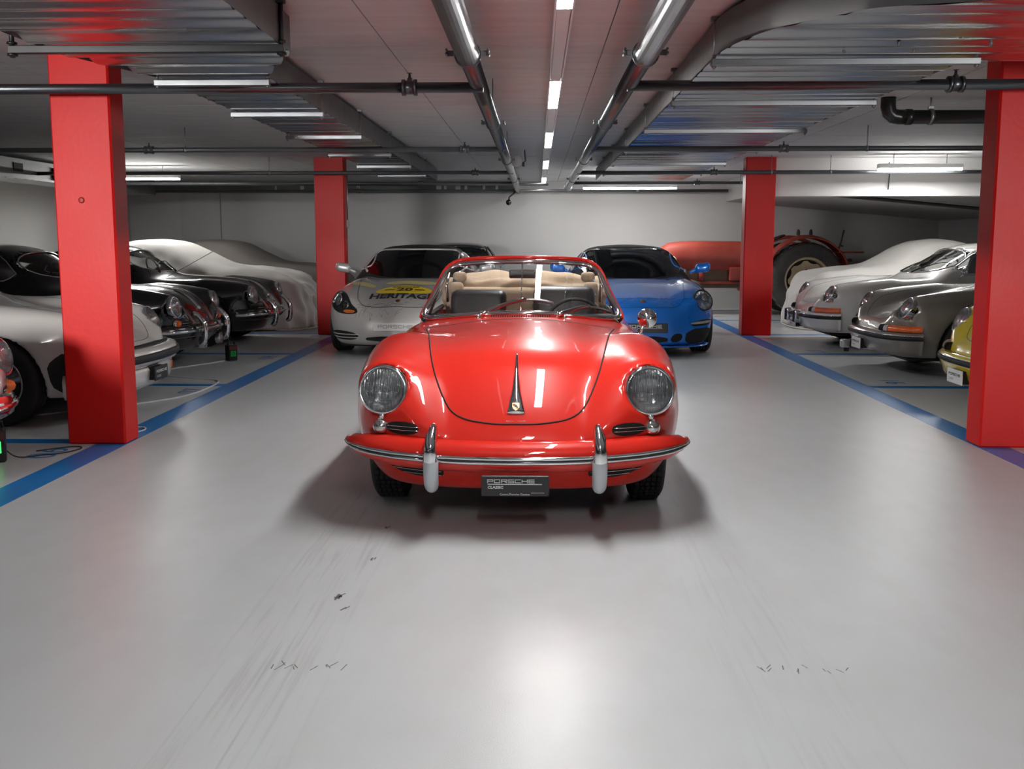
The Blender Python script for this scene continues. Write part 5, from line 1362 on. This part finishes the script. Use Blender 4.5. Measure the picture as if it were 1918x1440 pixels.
# ------------------------------------------------------------------ tractor (drives to the left, frame: x along the photo, origin under the rear axle)
def tractor():
    t = thing('tractor', 'rusty red old tractor with a big cream-rimmed rear wheel, by the back wall', 'tractor', (4.74, 17.75, 0))
    M_tr = mat('rusty_red_paint', (.33, .045, .028), .55, nscale=5, namp=.35, bump=.1, bscale=30); M_rim = mat('cream_paint', (.74, .60, .37), .6, nscale=9, namp=.2)
    M_mud = mat('dusty_tyre', (.09, .086, .08), .85, nscale=12, namp=.35); M_grease = mat('greasy_iron', (.05, .035, .03), .6, nscale=9, namp=.4)
    def big(y, s):
        R = .66; prof = [(R*.56, -.14), (R*.70, -.155), (R*.90, -.15), (R*.965, -.11), (R*.97, .11), (R*.90, .15), (R*.70, .155), (R*.56, .14)]
        w = MB().lathe(prof, (0, y, R), (0, s, 0), 56).build('rear_wheel', M_mud, t)
        b = MB()
        for k in range(22):
            for e in (-1, 1):
                a = 2*PI*(k+.25*e)/22
                P = []
                for v, da in ((.008, 0), (.135, .16)):
                    for rad in (R*.955, R*1.0 if v < .1 else R*.985):
                        for u in (-.028, .028):
                            aa = a+da*1+u/R; P.append((math.cos(aa)*rad, y+e*v, R+math.sin(aa)*rad))
                b.add(P, [(2, 3, 7, 6), (0, 2, 6, 4), (1, 5, 7, 3), (0, 1, 3, 2), (4, 6, 7, 5)], False)
        o = b.build('tyre_lugs', M_mud, w); o['kind'] = 'stuff'
        MB().lathe([(R*.57, .14), (R*.60, .150), (R*.575, .155), (R*.54, .12), (R*.52, .03)], (0, y, R), (0, s, 0), 48).build('wheel_rim', M_rim, w)
        # dished centre with cut-out corners
        pts = []
        for k in range(32):
            a = 2*PI*k/32; pts.append((a, R*(.50 if (k % 4) in (0, 1) else .44)))
        V = [(0, y+s*.05, R)] + [(math.cos(a)*r*.6, y+s*.055, R+math.sin(a)*r*.6) for a, r in pts] + [(math.cos(a)*r, y+s*.10, R+math.sin(a)*r) for a, r in pts]
        F = [(0, 1+i, 1+(i+1) % 32) for i in range(32)] + [(1+i, 33+i, 33+(i+1) % 32, 1+(i+1) % 32) for i in range(32)]
        MB().add(V, F).build('wheel_centre', M_rim, w)
        for k in range(8):
            a = 2*PI*k/8; MB().lathe([(.016, 0), (.016, .02), (0, .022)], (math.cos(a)*.17, y+s*.058, R+math.sin(a)*.17), (0, s, 0), 6).build('wheel_bolt', M_grease, w)
        MB().lathe([(.08, 0), (.07, .05), (0, .06)], (0, y+s*.05, R), (0, s, 0), 16).build('hub', M_rim, w)
        MB().lathe([(R*.52, 0), (0, .01)], (0, y-s*.02, R), (0, s, 0), 24).build('inner_disc', M_grease, w)
    for y, s in ((-.60, -1), (.60, 1)): big(y, s)
    for s in (-1, 1):   # fenders
        a = np.linspace(-.25, 2.75, 26); y = s*.60
        P = np.stack([np.cos(a)*.75, np.full(26, y), .66+np.sin(a)*.75], 1)
        side = np.tile((0, 1., 0), (26, 1)); up = np.stack([np.cos(a), np.zeros(26), np.sin(a)], 1)
        b = MB().sweep(P, side, up, [(-.19, -.03), (-.19, .0), (.0, .03), (.19, .0), (.19, -.03), (0, .012)])
        b.build('fender', M_tr, t)
        MB().box((.52, y-.12, 1.12), (.98, y+.12, 1.15), .01).build('fender_tail', M_tr, t)
        MB().lathe([(.03, 0), (.03, .05), (0, .055)], (.72, y-.13, 1.0), (0, -1, 0), 12).build('tail_lamp', M_grease, t)
    # bonnet: long rounded hood with drooping nose
    prof = [(-.21, -.30), (-.235, -.05), (-.22, .10), (-.15, .19), (0, .215), (.15, .19), (.22, .10), (.235, -.05), (.21, -.30)]
    xs_ = np.array([-.70, -1.2, -1.7, -2.1, -2.35, -2.46, -2.51]); sc = np.array([1.02, 1.02, 1.0, .97, .92, .80, .60]); zc = np.array([1.10, 1.11, 1.12, 1.12, 1.10, 1.06, 1.02])
    P = np.stack([xs_, np.zeros(7), zc], 1)
    MB().sweep(P, np.tile((0, 1., 0), (7, 1)), (0, 0, 1.), prof, sc).build('bonnet', M_tr, t)
    MB().box((-.74, -.27, .78), (-.66, .27, 1.33), .02).build('scuttle', M_tr, t)
    MB().add(*rounded(-2.40, 0, .80, .10, .19, .24, .06)).build('grille', M_tr, t)
    MB().add(*rounded(-1.45, 0, .70, .55, .13, .22, .04)).build('engine_block', mat('ochre_engine', (.14, .09, .05), .6, nscale=8, namp=.3), t)
    MB().add(*rounded(-.3, 0, .62, .75, .17, .20, .05)).build('gearbox', M_tr, t)
    MB().box((-2.3, -.20, .56), (-.9, -.15, .60), .005).build('frame_rail', M_tr, t)
    MB().add(*rounded(-1.12, -.22, .74, .14, .06, .12, .02)).build('tool_box', M_tr, t)
    MB().cyl((-1.75, -.18, .62), (-1.75, -.18, .88), .05, 12).build('oil_filter', M_tr, t)
    for s in (-1, 1):
        b = MB().lathe([(0, -.09), (.05, -.085), (.085, -.04), (.09, 0), (.085, .01), (0, .014)], (-2.32, s*.34, .98), (-1, 0, .0), 18); b.build('headlamp', mat('cream_lamp', (.68, .62, .48), .4), t)
        R = .33
        w = MB().lathe([(R*.6, -.08), (R*.85, -.085), (R*.98, -.06), (R, 0), (R*.98, .06), (R*.85, .085), (R*.6, .08)], (-2.05, s*.55, R), (0, s, 0), 32).build('front_wheel', M_mud, t)
        MB().lathe([(R*.6, .07), (R*.5, .02), (R*.2, .05), (0, .06)], (-2.05, s*.55, R), (0, s, 0), 24).build('wheel_rim', M_rim, w)
    MB().cyl((-2.05, -.55, .40), (-2.05, .55, .40), .05, 10).build('front_axle', M_grease, t)
    MB().cyl((0, -.6, .66), (0, .6, .66), .11, 14).build('rear_axle', M_grease, t)
    # seat, steering, levers
    s_ = MB().lathe([(0, 0), (.12, .01), (.20, .05), (.22, .10), (.21, .10), (.12, .03), (0, .02)], (.05, 0, 1.20), (0, 0, 1), 24).build('seat', M_tr, t)
    MB().tube([(-.1, 0, .80), (.02, 0, 1.0), (.05, 0, 1.2)], .02, 8).build('seat_spring', M_grease, s_)
    tt = np.linspace(0, 2*PI, 30, endpoint=False); c = np.array((-.42, 0, 1.37)); u = np.array((0, 1., 0)); v = np.array((.9, 0, .35))
    st = MB().tube(c+.2*(np.cos(tt)[:, None]*u+np.sin(tt)[:, None]*v), .014, 6, True).build('steering_wheel', M_black, t)
    b = MB().tube([c, (-.70, 0, 1.22)], .016, 8); b.cyl(c-.2*u, c+.2*u, .01, 6); b.build('steering_column', M_grease, st)
    MB().tube([(.62, -.35, 1.12), (.68, -.36, 1.32), (.72, -.37, 1.53)], .016, 8).build('lever', M_grease, t)
    MB().tube([(.66, -.36, 1.26), (.72, -.36, 1.24)], .014, 6).build('lever', M_grease, t)
    for x in (-.12, .10): MB().lathe([(.03, 0), (.03, .06), (.02, .10), (0, .11)], (x, -.50, 1.43), (0, 0, 1), 10).build('fender_lamp', M_grease, t)
tractor()

# ------------------------------------------------------------------ chargers and cables on the floor
def charger(label, loc, rz, h, glowing):
    o = thing('battery_charger', label, 'charger', loc, rz)
    MB().box((-.055, -.045, 0), (.055, .045, h), .01).build('case', mat('charger_black', (.012, .012, .013), .45, nscale=9), o)
    MB().tube([(-.04, 0, h), (-.04, 0, h+.035), (.04, 0, h+.035), (.04, 0, h)], .008, 6).build('carry_handle', M_black, o)
    MB().box((-.035, -.0465, h*.28), (.030, -.0452, h*.62)).build('display', glow('display_green' if glowing else 'display_dim', (.05, .9, .15), .5 if glowing else .02), o)
    b = MB(); y = -.0472; x0, x1, z0, z1 = -.018, .012, h*.33, h*.57
    b.tube([(x0+.008, y, z0), (x1-.008, y, z0), (x1, y, (z0+z1)/2), (x1-.008, y, z1), (x0+.008, y, z1), (x0, y, (z0+z1)/2)], .003, 5, True)
    b.build('display_symbol', M_dark if not glowing else mat('dark_green', (.005, .05, .01), .5), o)
    MB().box((-.05, -.0465, h*.68), (.05, -.0452, h*.9)).build('front_label', mat('charger_label', (.10, .02, .02), .5), o)
    return o
charger('black battery charger with a glowing green display by the silver car bumper', (-3.275, 5.64, 0), .45, .21, True)
charger('small black battery charger on the floor before the black coupes', (-3.42, 10.62, 0), .9, .18, False)
def cable(label, pts, r, m, it=3): return tag(MB().tube(chaikin([(x, y, z) for x, y, z in pts], it, False), r, 6).build('cable', m), label, 'cable')
M_wc = mat('white_cable', (.62, .62, .62), .5, nscale=9); M_bc = M_black
cable('white power cable snaking over the floor towards the small charger', [(-4.2, 6.9, .006), (-3.6, 7.35, .006), (-3.24, 7.72, .006), (-3.0, 8.1, .006), (-2.97, 8.7, .006), (-3.04, 9.1, .006), (-3.4, 9.2, .006), (-3.75, 9.4, .006), (-3.85, 9.85, .006), (-3.62, 10.2, .006), (-3.48, 10.55, .006)], .008, M_wc)
t_ = np.linspace(0, 2*PI, 28, endpoint=False)
tag(MB().tube(np.stack([-2.83+.065*np.cos(t_), 6.60+.10*np.sin(t_), np.full(28, .008)], 1), .006, 6, True).build('cable_loop', M_wc), 'small loop of white cable on the blue line at the foot of the red column', 'cable')
cable('thin black lead lying in loops between the glowing charger and the near red column', [(-3.27, 5.66, .12), (-3.24, 5.72, .03), (-3.18, 5.72, .005), (-3.10, 5.80, .005), (-2.98, 5.86, .005), (-2.92, 6.0, .005), (-2.97, 6.08, .005), (-3.08, 6.02, .005), (-3.18, 5.92, .005)], .004, M_bc)
cable('black charging lead rising from the glowing charger to the silver car', [(-3.30, 5.62, .22), (-3.29, 5.60, .33), (-3.27, 5.56, .38), (-3.28, 5.53, .40)], .006, M_bc)
cable('thin black lead from the small charger up to the fog-lamped black coupe', [(-3.42, 10.62, .19), (-3.47, 10.6, .30), (-3.56, 10.6, .38)], .005, M_bc)
